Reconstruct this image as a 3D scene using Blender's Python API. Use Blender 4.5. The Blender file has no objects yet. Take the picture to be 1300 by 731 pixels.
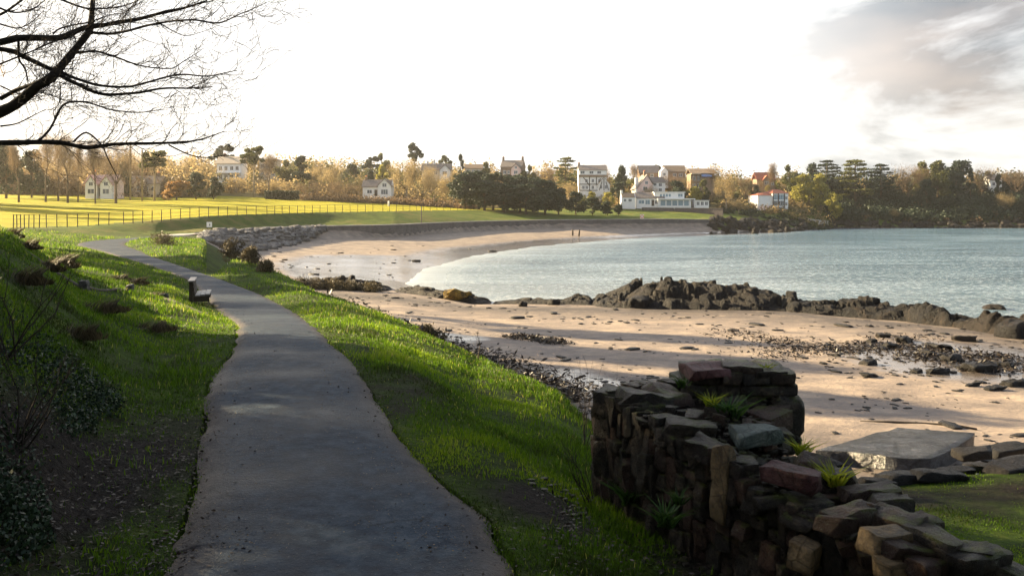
import bpy, bmesh, math, random
import numpy as np
from mathutils import Vector, Matrix, Euler, noise as mnoise
R = math.radians
rng = np.random.default_rng(7)
random.seed(7)
SC = bpy.context.scene
COL = SC.collection

# ------------------------------------------------------------------ camera, sky, sun, exposure
EYE = 8.0; F = 1050.0                      # eye height above the sea, focal length in photo pixels
SUN_AZ, SUN_EL = -66.0, 19.0               # degrees, azimuth clockwise from +Y
cam_d = bpy.data.cameras.new('camera')
cam_d.sensor_width = 36.0; cam_d.lens = F / 1300 * 36
cam_d.shift_y = -(365.5 - 262) / 1300
cam_d.clip_start = 0.1; cam_d.clip_end = 6000
cam = bpy.data.objects.new('camera', cam_d); COL.objects.link(cam)
cam.location = (0, 0, EYE); cam.rotation_euler = (R(90), 0, 0)
SC.camera = cam
SC.render.engine = 'CYCLES'
SC.cycles.use_denoising = True
SC.cycles.max_bounces = 6; SC.cycles.diffuse_bounces = 2; SC.cycles.glossy_bounces = 2
SC.cycles.transmission_bounces = 2; SC.cycles.transparent_max_bounces = 6; SC.cycles.volume_bounces = 0
SC.cycles.caustics_reflective = False; SC.cycles.caustics_refractive = False
SC.cycles.sample_clamp_indirect = 3
SC.view_settings.view_transform = 'Standard'; SC.view_settings.look = 'None'
SC.view_settings.exposure = 2.35; SC.view_settings.gamma = 1.0

def sky_world():
    w = bpy.data.worlds.new('World'); SC.world = w; w.use_nodes = True
    nt = w.node_tree; N = nt.nodes; L = nt.links; N.clear()
    out = N.new('ShaderNodeOutputWorld')
    sky = N.new('ShaderNodeTexSky'); sky.sky_type = 'NISHITA'; sky.sun_disc = False
    sky.sun_elevation = R(SUN_EL); sky.sun_rotation = R(SUN_AZ % 360); sky.dust_density = 2.5
    b1 = N.new('ShaderNodeBackground'); b1.inputs['Strength'].default_value = 0.05
    L.new(sky.outputs[0], b1.inputs[0])
    tc = N.new('ShaderNodeTexCoord')
    sep = N.new('ShaderNodeSeparateXYZ'); L.new(tc.outputs['Generated'], sep.inputs[0])
    def m(op, a, b=None, c=None, clamp=False):
        n = N.new('ShaderNodeMath'); n.operation = op; n.use_clamp = clamp
        for i, v in enumerate((a, b, c)):
            if v is None: continue
            if isinstance(v, (int, float)): n.inputs[i].default_value = v
            else: L.new(v, n.inputs[i])
        return n.outputs[0]
    # cloud coordinates: the view direction, flattened so that the heaps lie level
    comb = N.new('ShaderNodeCombineXYZ'); L.new(m('ADD', sep.outputs[0], 7.0), comb.inputs[0]); L.new(m('ADD', sep.outputs[1], 2.0), comb.inputs[1]); L.new(m('MULTIPLY', sep.outputs[2], 2.6), comb.inputs[2])
    nz = N.new('ShaderNodeTexNoise'); L.new(comb.outputs[0], nz.inputs['Vector'])
    nz.inputs['Scale'].default_value = 3.6; nz.inputs['Detail'].default_value = 9; nz.inputs['Roughness'].default_value = 0.60
    nz.inputs['Distortion'].default_value = 0.4
    # thin bright veil of cloud on the sun's side and low over the horizon; heaped grey cloud away from the sun
    side = m('MULTIPLY_ADD', sep.outputs[0], 1.0, -0.24, clamp=True)
    cov = m('MULTIPLY', m('MULTIPLY_ADD', nz.outputs['Fac'], 8.0, -3.6, clamp=True), m('MULTIPLY', side, 4.5, clamp=True))
    n2 = N.new('ShaderNodeTexNoise'); L.new(comb.outputs[0], n2.inputs['Vector'])
    n2.inputs['Scale'].default_value = 4.5; n2.inputs['Detail'].default_value = 6
    grey = N.new('ShaderNodeValToRGB'); L.new(m('MULTIPLY_ADD', n2.outputs['Fac'], 2.6, -0.8, clamp=True), grey.inputs[0])
    grey.color_ramp.elements[0].color = (0.13, 0.17, 0.21, 1); grey.color_ramp.elements[1].color = (0.60, 0.49, 0.42, 1)
    mix = N.new('ShaderNodeMix'); mix.data_type = 'RGBA'
    L.new(cov, mix.inputs['Factor']); mix.inputs['A'].default_value = (1.0, 0.985, 0.96, 1); L.new(grey.outputs[0], mix.inputs['B'])
    b2 = N.new('ShaderNodeBackground'); b2.inputs['Strength'].default_value = 0.27; L.new(mix.outputs['Result'], b2.inputs[0])
    # the veil thins out smoothly overhead and away from the sun
    sd = N.new('ShaderNodeVectorMath'); sd.operation = 'DOT_PRODUCT'; L.new(tc.outputs['Generated'], sd.inputs[0])
    sd.inputs[1].default_value = (math.sin(R(SUN_AZ)), math.cos(R(SUN_AZ)), 0.0)
    veil = m('MULTIPLY', m('MULTIPLY_ADD', sep.outputs[2], -1.6, 1.45, clamp=True), m('MULTIPLY_ADD', sd.outputs['Value'], 0.55, 0.95, clamp=True))
    veil = m('MAXIMUM', m('MULTIPLY', veil, 0.92), 0.12)
    ms = N.new('ShaderNodeMixShader'); L.new(veil, ms.inputs[0])
    L.new(b1.outputs[0], ms.inputs[1]); L.new(b2.outputs[0], ms.inputs[2]); L.new(ms.outputs[0], out.inputs[0])
sky_world()
sun_d = bpy.data.lights.new('sun', 'SUN'); sun_d.energy = 5.0; sun_d.angle = R(0.5); sun_d.color = (1.0, 0.79, 0.48)
sun = bpy.data.objects.new('sun', sun_d); COL.objects.link(sun)
_sd = Vector((math.sin(R(SUN_AZ)) * math.cos(R(SUN_EL)), math.cos(R(SUN_AZ)) * math.cos(R(SUN_EL)), math.sin(R(SUN_EL))))
sun.rotation_euler = _sd.to_track_quat('Z', 'Y').to_euler()

# ------------------------------------------------------------------ material helpers
class MT:
    def __init__(s, name, rough=0.8, spec=0.3):
        s.m = bpy.data.materials.new(name); s.m.use_nodes = True
        s.nt = s.m.node_tree; s.N = s.nt.nodes; s.L = s.nt.links
        s.b = s.N['Principled BSDF']; s.out = s.N['Material Output']
        s.b.inputs['Roughness'].default_value = rough
        s.b.inputs['Specular IOR Level'].default_value = spec
        s._tc = None
    def set(s, k, v):
        if hasattr(v, 'links'): s.L.new(v, s.b.inputs[k])
        else: s.b.inputs[k].default_value = v
    def coord(s, kind='Object', scale=(1, 1, 1)):
        tc = s.N.new('ShaderNodeTexCoord')
        mp = s.N.new('ShaderNodeMapping'); mp.inputs['Scale'].default_value = scale
        s.L.new(tc.outputs[kind], mp.inputs[0]); return mp.outputs[0]
    def noise(s, scale, detail=5, rough=0.6, vec=None, dist=0.0, kind='Object', sc=(1, 1, 1)):
        n = s.N.new('ShaderNodeTexNoise'); n.inputs['Scale'].default_value = scale
        n.inputs['Detail'].default_value = detail; n.inputs['Roughness'].default_value = rough
        n.inputs['Distortion'].default_value = dist
        s.L.new(vec if vec is not None else s.coord(kind, sc), n.inputs['Vector']); return n.outputs['Fac']
    def voro(s, scale, feat='F1', sc=(1, 1, 1), out='Distance'):
        n = s.N.new('ShaderNodeTexVoronoi'); n.feature = feat; n.inputs['Scale'].default_value = scale
        s.L.new(s.coord('Object', sc), n.inputs['Vector']); return n.outputs[out]
    def math(s, op, a, b=None, c=None, clamp=False):
        n = s.N.new('ShaderNodeMath'); n.operation = op; n.use_clamp = clamp
        for i, v in enumerate((a, b, c)):
            if v is None: continue
            if isinstance(v, (int, float)): n.inputs[i].default_value = v
            else: s.L.new(v, n.inputs[i])
        return n.outputs[0]
    def ramp(s, fac, stops):
        n = s.N.new('ShaderNodeValToRGB'); cr = n.color_ramp
        while len(cr.elements) < len(stops): cr.elements.new(0.5)
        for e, (p, c) in zip(cr.elements, stops):
            e.position = p; e.color = (*c, 1) if len(c) == 3 else c
        s.L.new(fac, n.inputs[0]); return n.outputs[0]
    def mix(s, fac, a, b, mode='MIX'):
        n = s.N.new('ShaderNodeMix'); n.data_type = 'RGBA'; n.blend_type = mode
        for k, v in (('Factor', fac), ('A', a), ('B', b)):
            if hasattr(v, 'links'): s.L.new(v, n.inputs[k] if k == 'Factor' else [i for i in n.inputs if i.name == k and i.type == 'RGBA'][0])
            elif k == 'Factor': n.inputs['Factor'].default_value = v
            else: [i for i in n.inputs if i.name == k and i.type == 'RGBA'][0].default_value = (*v, 1)
        return [o for o in n.outputs if o.type == 'RGBA'][0]
    def attr(s, name, out='Fac'):
        n = s.N.new('ShaderNodeAttribute'); n.attribute_name = name; return n.outputs[out]
    def bump(s, h, dist=0.02, strength=1.0):
        n = s.N.new('ShaderNodeBump'); n.inputs['Distance'].default_value = dist; n.inputs['Strength'].default_value = strength
        s.L.new(h, n.inputs['Height'])
        if s.b.inputs['Normal'].is_linked: s.L.new(s.b.inputs['Normal'].links[0].from_socket, n.inputs['Normal'])
        s.L.new(n.outputs[0], s.b.inputs['Normal']); return n.outputs[0]
    def rnd(s):
        n = s.N.new('ShaderNodeObjectInfo'); return n.outputs['Random']
    def translucent(s, col, fac):
        t = s.N.new('ShaderNodeBsdfTranslucent')
        if hasattr(col, 'links'): s.L.new(col, t.inputs[0])
        else: t.inputs[0].default_value = (*col, 1)
        ms = s.N.new('ShaderNodeMixShader'); ms.inputs[0].default_value = fac
        s.L.new(s.b.outputs[0], ms.inputs[1]); s.L.new(t.outputs[0], ms.inputs[2]); s.L.new(ms.outputs[0], s.out.inputs[0])

def simple(name, col, rough=0.8, spec=0.3, var=0.15, scale=3.0, bump=0.0, metal=0.0):
    m = MT(name, rough, spec)
    n = m.noise(scale, 4)
    lo = tuple(c * (1 - var) for c in col); hi = tuple(min(1, c * (1 + var)) for c in col)
    m.set('Base Color', m.ramp(n, [(0.3, lo), (0.7, hi)])); m.set('Metallic', metal)
    if bump: m.bump(m.noise(scale * 6, 3), bump)
    return m.m

def leafmat(name, stops, tr=0.35, scale=0.35, rough=0.6, tint=(0.5, 1.5)):
    """foliage: colour per leaf from the mesh attribute 'tint', mixed with a broad noise"""
    m = MT(name, rough, 0.25)
    f = m.math('MULTIPLY_ADD', m.attr('tint'), 0.65, m.math('MULTIPLY', m.noise(scale, 2), 0.35))
    c = m.ramp(f, stops); m.set('Base Color', c); m.translucent(c, tr); return m.m

# ------------------------------------------------------------------ object helpers
def mesh_np(name, V, Fc, mat=None, parent=None, attrs=None, smooth=False, loops=None):
    """V (n,3); Fc (m,k) int array, or list of arrays"""
    me = bpy.data.meshes.new(name)
    V = np.asarray(V, dtype=np.float32)
    groups = Fc if isinstance(Fc, list) else [Fc]
    groups = [np.asarray(g, dtype=np.int32) for g in groups if len(g)]
    me.vertices.add(len(V)); me.vertices.foreach_set('co', V.ravel())
    idx = np.concatenate([g.ravel() for g in groups]); tot = np.concatenate([np.full(len(g), g.shape[1], dtype=np.int32) for g in groups])
    me.loops.add(len(idx)); me.loops.foreach_set('vertex_index', idx)
    st = np.concatenate([[0], np.cumsum(tot)[:-1]]).astype(np.int32)
    me.polygons.add(len(tot)); me.polygons.foreach_set('loop_start', st)
    try: me.polygons.foreach_set('loop_total', tot)
    except Exception: pass
    me.update(calc_edges=True)
    if attrs:
        for k, a in attrs.items():
            at = me.attributes.new(k, 'FLOAT', 'POINT'); at.data.foreach_set('value', np.asarray(a, dtype=np.float32))
    if smooth: me.polygons.foreach_set('use_smooth', np.ones(len(tot), dtype=bool))
    if mat: me.materials.append(mat)
    return link(name, me, parent)

def link(name, me, parent=None):
    o = bpy.data.objects.new(name, me); COL.objects.link(o)
    if parent: o.parent = parent
    return o

def tag(o, label=None, cat=None, group=None, kind=None):
    if label: o['label'] = label
    if cat: o['category'] = cat
    if group: o['group'] = group
    if kind: o['kind'] = kind
    return o

def thing(name, label, cat, loc=(0, 0, 0), rz=0.0, group=None, scale=1.0):
    o = bpy.data.objects.new(name, None); COL.objects.link(o)
    o.empty_display_size = 0.2
    o.location = loc; o.rotation_euler = (0, 0, rz)
    o.scale = (scale, scale, scale) if isinstance(scale, (int, float)) else scale
    return tag(o, label, cat, group)

class MB:
    """small mesh collector"""
    def __init__(s): s.v = []; s.f = []
    def add(s, v, f):
        b = len(s.v); s.v += [tuple(p) for p in v]; s.f += [tuple(i + b for i in q) for q in f]; return s
    def box(s, x0, x1, y0, y1, z0, z1):
        return s.add([(x0,y0,z0),(x1,y0,z0),(x1,y1,z0),(x0,y1,z0),(x0,y0,z1),(x1,y0,z1),(x1,y1,z1),(x0,y1,z1)],
                     [(0,3,2,1),(4,5,6,7),(0,1,5,4),(1,2,6,5),(2,3,7,6),(3,0,4,7)])
    def bar(s, a, b, w, h=None, up=(0, 0, 1)):
        a = Vector(a); b = Vector(b); d = (b - a).normalized(); h = h or w
        u = Vector(up); sd = d.cross(u)
        if sd.length < 1e-4: sd = d.cross(Vector((1, 0, 0)))
        sd.normalize(); u = sd.cross(d)
        v = []
        for p in (a, b):
            for sx, sy in ((-1, -1), (1, -1), (1, 1), (-1, 1)): v.append(p + sd * sx * w / 2 + u * sy * h / 2)
        return s.add(v, [(0,3,2,1),(4,5,6,7),(0,1,5,4),(1,2,6,5),(2,3,7,6),(3,0,4,7)])
    def tube(s, pts, rad, n=6, cap=True):
        pts = [Vector(p) for p in pts]; rings = []
        if isinstance(rad, (int, float)): rad = [rad] * len(pts)
        prev = None
        for i, p in enumerate(pts):
            d = (pts[min(i + 1, len(pts) - 1)] - pts[max(i - 1, 0)]).normalized()
            if prev is None:
                u = d.cross(Vector((0, 0, 1)))
                if u.length < 0.1: u = d.cross(Vector((1, 0, 0)))
            else: u = prev - d * prev.dot(d)
            u.normalize(); prev = u; w = d.cross(u)
            rings.append([p + (u * math.cos(2 * math.pi * k / n) + w * math.sin(2 * math.pi * k / n)) * rad[i] for k in range(n)])
        v = [q for r in rings for q in r]; f = []
        for i in range(len(pts) - 1):
            for k in range(n):
                a = i * n + k; b2 = i * n + (k + 1) % n
                f.append((a, b2, b2 + n, a + n))
        if cap: f += [tuple(range(n - 1, -1, -1)), tuple((len(pts) - 1) * n + k for k in range(n))]
        return s.add(v, f)
    def prism(s, poly, y0, y1):
        """poly of (x,z) extruded along y"""
        n = len(poly)
        v = [(x, y0, z) for x, z in poly] + [(x, y1, z) for x, z in poly]
        f = [tuple(range(n)), tuple(range(2 * n - 1, n - 1, -1))] + [(i, i + n, (i + 1) % n + n, (i + 1) % n) for i in range(n)]
        return s.add(v, f)
    def build(s, name, mat, parent=None, smooth=False, loc=None):
        me = bpy.data.meshes.new(name); me.from_pydata(s.v, [], s.f)
        bm = bmesh.new(); bm.from_mesh(me); bmesh.ops.recalc_face_normals(bm, faces=bm.faces); bm.to_mesh(me); bm.free()
        if smooth:
            for p in me.polygons: p.use_smooth = True
        if mat: me.materials.append(mat)
        o = link(name, me, parent)
        if loc is not None: o.location = loc
        return o

def fbm(x, y, sc, octv=4, seed=0):
    """cheap vectorised value noise, -1..1"""
    x = np.asarray(x, float) * sc; y = np.asarray(y, float) * sc; tot = 0; amp = 1; s = 0
    for o in range(octv):
        xi = np.floor(x).astype(np.int64); yi = np.floor(y).astype(np.int64); fx = x - xi; fy = y - yi
        fx = fx * fx * (3 - 2 * fx); fy = fy * fy * (3 - 2 * fy)
        def h(a, b):
            n = (a * 374761393 + b * 668265263 + (seed + o) * 1442695041) & 0x7fffffff
            n = ((n ^ (n >> 13)) * 1274126177) & 0x7fffffff
            return ((n ^ (n >> 16)) & 0xffff) / 32767.5 - 1
        v = (h(xi, yi) * (1 - fx) + h(xi + 1, yi) * fx) * (1 - fy) + (h(xi, yi + 1) * (1 - fx) + h(xi + 1, yi + 1) * fx) * fy
        tot = tot + v * amp; s += amp; amp *= 0.5; x = x * 2.03 + 17.3; y = y * 2.03 + 5.1
    return tot / s

# ------------------------------------------------------------------ terrain profile
# columns of the bay seen along bearings (tangent of bearing = (c-650)/1050): distance forward : height
_P = {
 -400: "3:6.6 5.4:7.2 10:7.9 20:8.2 35:7.6 50:6.8 60:6.2 70:5.9 80:5.7 90:5.6 100:5.7 110:6 110.5:6.02 130:7 150:8 250:12.5 330:20 450:30 700:36",
 0: "3:5.8 5.4:6.15 9:6.8 20:7.45 30:7.0 45:6.0 55:5.4 65:5.0 75:4.9 85:4.95 92:5.05 96:5.1 96.5:5.12 98:5.2 100:5.33 240:12 330:20 450:30 700:36",
 100: "3:5.6 5.4:5.65 8:5.95 13:6.2 22:5.9 34:5.3 48:4.85 60:4.55 72:4.35 80:4.25 88:4.25 95:4.3 95.5:4.32 101:4.8 108:5.4 240:11.6 330:20 450:30 700:36",
 200: "3:5.6 5.4:5.6 10:5.65 18:5.5 28:4.95 40:4.4 50:4.22 60:4.22 75:4.35 88:4.5 98:4.2 108:4.15 108.5:4.15 113:4.5 118:6.0 245:11.3 330:20 450:30 700:36",
 255: "3:5.6 5.4:5.6 14:5.6 22:5.1 34:4.3 46:4.22 56:4.3 66:4.35 78:4.4 90:4.3 100:4.0 108:3.9 114:4.2 122:4.8 128:6.4 248:11.2 330:19.5 450:29.5 700:36",
 300: "3:5.6 5.4:5.6 20:5.1 40:4.25 57:4.45 66:2.8 74:2.1 82:1.8 92:1.6 100:1.5 106:1.5 112:1.8 126:4.2 134:4.9 139:6.55 250:11 330:19 450:29 700:35",
 400: "3:5.6 5.4:5.6 14:5.5 28:4.65 40:3.95 48:1.9 56:1.3 66:1.0 78:0.9 95:0.8 125:1.2 146:2.0 153:4.2 160:5.2 165:6.75 255:10 330:17.5 450:27 700:34",
 500: "3:5.6 5.4:5.55 13:5.5 24:4.5 33:3.5 40:1.7 50:1.2 64:0.85 88:0.05 104:0.25 135:0.8 164:2.0 166:4.2 176:5.4 188:6.9 258:9 330:16 450:26 700:33",
 600: "3:5.6 5.4:5.5 9:5.4 16:4.7 23.8:3.7 30:1.6 40:1.2 60:0.6 72:-0.3 100:-0.5 150:0.25 197.5:2.1 200:4.2 210:5.3 232:7 265:7.5 330:14 450:25 700:32",
 700: "3:5.5 5.4:5.4 8:5.2 12:4.85 16.2:4.4 22:1.9 38:1.15 60:0.55 75:-0.3 120:-0.8 185:0.2 221.5:2.1 224.5:4.2 236:5.0 255:6.4 270:7.2 330:14 450:24 700:31",
 800: "3:5.4 5.4:5.2 8:4.95 10:4.6 13:4.0 18:2.2 34:1.25 60:0.5 75:-0.4 140:-1 212:0.1 231.5:2.0 235:4.2 245:4.5 258:5.3 278:7.0 330:12 450:22 700:31",
 900: "3:5.3 5.4:5.1 8:4.85 10:4.5 13:3.9 18:2.1 34:1.2 60:0.5 75:-0.4 150:-1 236:0.1 244:1.9 248:3.9 255:4.2 268:5 285:7 330:13 450:22 700:30",
 1000: "3:5.2 5.4:5.0 8:4.75 10:4.4 12:3.9 15:1.9 30:1.25 58:0.55 72:-0.4 160:-1 262:0.1 275:1.6 283:2.6 290:3.8 297:5.6 315:7.5 345:13 450:22 700:30",
 1060: "3:5.1 5.4:4.9 8:4.6 10:4.3 12.5:3.8 15:1.85 28:1.3 55:0.6 68:-0.4 170:-1.5 290:-0.5 305:0.3 311:1.5 316:3 325:4.5 335:8 355:13 450:20 700:28",
 1300: "3:5.0 5.4:4.8 8:4.45 10:4.2 12.5:4.0 15:1.9 26:1.35 46:0.7 56:-0.3 170:-2 290:-1 306:0.2 311:1.5 316:3 325:5 335:9 352:13.5 450:20 700:28",
 1700: "3:5.0 5.4:4.8 8:4.4 10:4.2 13:4.0 16:2.3 24:1.5 38:0.8 50:-0.3 170:-2 290:-1 306:0.2 311:1.5 316:3 325:5 335:9 352:13.5 450:20 700:28",
}
_PX = np.array(sorted(_P)); _KD = []; _KZ = []
for c in sorted(_P):
    pr = [q.split(':') for q in _P[c].split()]; assert len(pr) == 19, c
    _KD.append([float(a) for a, b in pr]); _KZ.append([float(b) for a, b in pr])
_KD = np.array(_KD); _KZ = np.array(_KZ)

def zpath(D):
    t = np.clip((np.asarray(D, float) - 13) / 19, 0, 1); t = t * t * (3 - 2 * t)
    return 5.6 - 1.38 * t
# path edges: (row, left, right) in the photograph, turned into plan points on the known path surface
_rows = [(731,205,655),(690,222,636),(654,235,617),(604,247,554),(570,254,521),(527,260,490),(490,264,467),(459,283,446),(440,297,428),
         (421,301,408),(408,298,392),(397,281,376),(382,266,350),(373,258,330),(360,245,297),(351,230,271),(340,200,238),(331,172,211),(325,150,192),(318,125,178),(311,98,160)]
_Ld = []; _Rd = []
for r, l, rr in _rows:
    D = 8.0
    for _ in range(60): D = 0.5 * D + 0.5 * (EYE - float(zpath(D))) * F / (r - 262)
    _Ld.append(((l - 650) / F * D, D)); _Rd.append(((rr - 650) / F * D, D))
PL = [(-2.45, -6), (-2.4, 2)] + _Ld + [(-46.0, 90), (-45.6, 99), (-44.6, 108)]
PR = [(0.15, -6), (0.1, 2)] + _Rd + [(-41.5, 90), (-42.0, 99), (-41.4, 108)]
def _dense(P, n=12):
    P = [Vector((a, b, 0)) for a, b in P]; out = []
    for i in range(len(P) - 1):
        p0 = P[max(i - 1, 0)]; p1 = P[i]; p2 = P[i + 1]; p3 = P[min(i + 2, len(P) - 1)]
        for k in range(n):
            t = k / n
            q = 0.5 * ((2 * p1) + (p2 - p0) * t + (2 * p0 - 5 * p1 + 4 * p2 - p3) * t * t + (3 * p1 - p0 - 3 * p2 + p3) * t ** 3)
            out.append((q.x, q.y))
    out.append((P[-1].x, P[-1].y)); return np.array(out)
PLd, PRd = _dense(PL), _dense(PR)
PC = (PLd + PRd) / 2; PW = np.linalg.norm(PLd - PRd, axis=1) / 2
PZ = zpath(PC[:, 1]); PZ = np.where(PC[:, 1] > 88, PZ - 0.0, PZ)
_cl = 1 / np.sqrt(1 + np.gradient(PLd[:, 0], PLd[:, 1]) ** 2); _cr = 1 / np.sqrt(1 + np.gradient(PRd[:, 0], PRd[:, 1]) ** 2)
def path_dist(x, y):
    """distance outside the path edge (negative inside) and the path's height there"""
    x = np.atleast_1d(x); y = np.atleast_1d(y)
    lx = np.interp(y, PLd[:, 1], PLd[:, 0]); rx = np.interp(y, PRd[:, 1], PRd[:, 0])
    d = np.maximum((lx - x) * np.interp(y, PLd[:, 1], _cl), (x - rx) * np.interp(y, PRd[:, 1], _cr))
    d = np.where(y > 108, np.maximum(d, y - 108), d); d = np.where(y < -6, np.maximum(d, -6 - y), d)
    return d, zpath(y)

def profile(x, y):
    x = np.atleast_1d(np.asarray(x, float)); y = np.atleast_1d(np.asarray(y, float))
    D = np.clip(y, 3, 699.9); c = np.clip(650 + F * x / D, -400, 1699.9)
    i = np.clip(np.searchsorted(_PX, c, side='right') - 1, 0, len(_PX) - 2)
    t = (c - _PX[i]) / (_PX[i + 1] - _PX[i])
    KD = _KD[i] * (1 - t)[:, None] + _KD[i + 1] * t[:, None]; KZ = _KZ[i] * (1 - t)[:, None] + _KZ[i + 1] * t[:, None]
    k = np.clip((KD <= D[:, None]).sum(1) - 1, 0, 17); a = np.arange(len(D))
    f = np.clip((D - KD[a, k]) / (KD[a, k + 1] - KD[a, k]), 0, 1)
    z = KZ[a, k] * (1 - f) + KZ[a, k + 1] * f
    return z, k + f, c

def terrain(x, y, rough=True):
    z, k, c = profile(x, y); x = np.atleast_1d(np.asarray(x, float)); y = np.atleast_1d(np.asarray(y, float))
    D = np.clip(y, 3, 700)
    if rough:
        beach = np.clip((k - 4.3) / 0.7, 0, 1) * np.clip((12 - k) / 0.5, 0, 1) * np.clip((c - 262) / 25, 0, 1)
        near = np.clip(1 - D / 120, 0.15, 1)
        bank = np.clip((-(x) - 2.5 - 0.12 * y) / 4, 0, 1) * np.clip((70 - y) / 30, 0, 1)
        g = (fbm(x, y, 0.8, 4, 3) * 0.07 + fbm(x, y, 0.25, 3, 5) * 0.10 * (1 + 1.5 * bank)) * (1 - beach) * near
        b = (fbm(x, y * 0.8, 0.22, 3, 9) * 0.06 + fbm(x, y, 1.3, 3, 11) * 0.018) * beach
        far = np.clip((D - 250) / 80, 0, 1) * fbm(x, y, 0.02, 3, 21) * 1.0
        z = z + g + b + far
    d, pz = path_dist(x, y)
    w = np.clip(1 - (d - 0.05) / 1.6, 0, 1); w = w * w * (3 - 2 * w)
    z = z * (1 - w) + (pz - 0.035) * w
    # worn hollow beside the path, near the wall end
    return z, k, c, d

def gz(x, y): return float(terrain([x], [y])[0][0])
def G(px, D, dz=0.0):
    x = (px - 650) / F * D; return Vector((x, D, gz(x, D) + dz))
def W(px, row, D): return Vector(((px - 650) / F * D, D, EYE - (row - 262) / F * D))
# ------------------------------------------------------------------ ground materials
def mat_grass():
    m = MT('grass_ground', 0.95, 0.15)
    n1 = m.noise(0.35, 4, 0.6); n2 = m.noise(2.3, 5, 0.65); n3 = m.noise(14, 4, 0.7)
    g = m.ramp(m.math('ADD', m.math('MULTIPLY', n1, 0.45), m.math('MULTIPLY', n2, 0.55)),
               [(0.34, (0.020, 0.017, 0.008)), (0.45, (0.028, 0.045, 0.006)), (0.56, (0.055, 0.095, 0.008)), (0.70, (0.12, 0.15, 0.015))])
    dirt = m.ramp(n3, [(0.35, (0.009, 0.007, 0.006)), (0.7, (0.036, 0.028, 0.022))])
    c = m.mix(m.attr('dirt'), g, dirt)
    m.set('Base Color', c); m.bump(m.noise(9, 6, 0.75), 0.10, 1.0); m.bump(m.noise(2.0, 5, 0.7), 0.25, 0.8)
    return m.m
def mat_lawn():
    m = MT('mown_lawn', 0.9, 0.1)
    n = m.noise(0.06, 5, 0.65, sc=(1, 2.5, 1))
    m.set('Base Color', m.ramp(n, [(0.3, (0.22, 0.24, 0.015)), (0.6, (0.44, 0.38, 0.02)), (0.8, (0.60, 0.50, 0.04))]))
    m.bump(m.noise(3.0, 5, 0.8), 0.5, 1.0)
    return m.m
def mat_verge():
    m = MT('rough_verge', 0.95, 0.1)
    n = m.noise(0.25, 6, 0.7); n2 = m.noise(0.05, 3)
    m.set('Base Color', m.ramp(m.math('ADD', m.math('MULTIPLY', n, 0.6), m.math('MULTIPLY', n2, 0.4)),
          [(0.35, (0.05, 0.06, 0.02)), (0.5, (0.09, 0.13, 0.025)), (0.62, (0.17, 0.15, 0.05)), (0.75, (0.20, 0.24, 0.04))]))
    m.bump(m.noise(1.5, 6, 0.8), 0.4, 1.0)
    return m.m
def mat_hill():
    m = MT('hillside_ground', 0.95, 0.1)
    n = m.noise(0.045, 6, 0.7)
    m.set('Base Color', m.ramp(n, [(0.35, (0.04, 0.05, 0.02)), (0.5, (0.10, 0.09, 0.035)), (0.65, (0.20, 0.15, 0.06)), (0.8, (0.12, 0.14, 0.03))]))
    m.bump(m.noise(0.6, 6, 0.8), 0.8, 1.0)
    return m.m
def mat_beach():
    m = MT('beach_sand', 0.7, 0.5)
    n1 = m.noise(0.5, 5, 0.6, sc=(1, 1.6, 1)); n2 = m.noise(6, 5, 0.7); n3 = m.noise(2.2, 6, 0.75, sc=(1, 2.4, 1), dist=0.6)
    sand = m.ramp(m.math('ADD', m.math('MULTIPLY', n1, 0.7), m.math('MULTIPLY', n2, 0.3)),
                  [(0.32, (0.11, 0.090, 0.078)), (0.5, (0.235, 0.185, 0.148)), (0.68, (0.42, 0.325, 0.235))])
    weed = m.ramp(n2, [(0.3, (0.018, 0.014, 0.012)), (0.7, (0.075, 0.06, 0.05))])
    # weed and fine shingle strewn where the tide left it
    w = m.math('MULTIPLY', m.math('MULTIPLY_ADD', n3, 9.0, -4.75, clamp=True), m.attr('weed'))
    w = m.math('MAXIMUM', w, m.math('MULTIPLY_ADD', m.noise(11, 3, 0.6, sc=(1, 1.7, 1)), 14, -9.9, clamp=True))
    rock = m.math('MULTIPLY', m.attr('shingle'), m.math('MULTIPLY_ADD', m.noise(1.1, 5, 0.8), 5.0, -1.4, clamp=True), clamp=True)
    w = m.math('MAXIMUM', w, rock)
    wet = m.math('MULTIPLY_ADD', m.math('ADD', m.attr('wet'), m.math('MULTIPLY_ADD', n1, 0.8, -0.4)), 3.0, -1.1, clamp=True)
    c = m.mix(w, sand, weed); c = m.mix(m.math('MULTIPLY', wet, 0.55), c, (0.10, 0.085, 0.075))
    m.set('Base Color', c)
    m.set('Roughness', m.math('MULTIPLY_ADD', m.math('MULTIPLY', wet, m.math('SUBTRACT', 1.0, m.math('MULTIPLY', w, 0.6))), -0.62, 0.72))
    m.bump(m.math('MULTIPLY', m.noise(5, 5, 0.7, sc=(1, 1.5, 1)), m.math('MULTIPLY_ADD', wet, -0.85, 1.0)), 0.06, 0.9)
    m.bump(w, 0.03, 0.6)
    m.set('Coat Weight', m.math('MULTIPLY', wet, m.math('SUBTRACT', 1.0, w))); m.set('Coat Roughness', 0.2); m.set('Coat IOR', 1.9)
    return m.m
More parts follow.
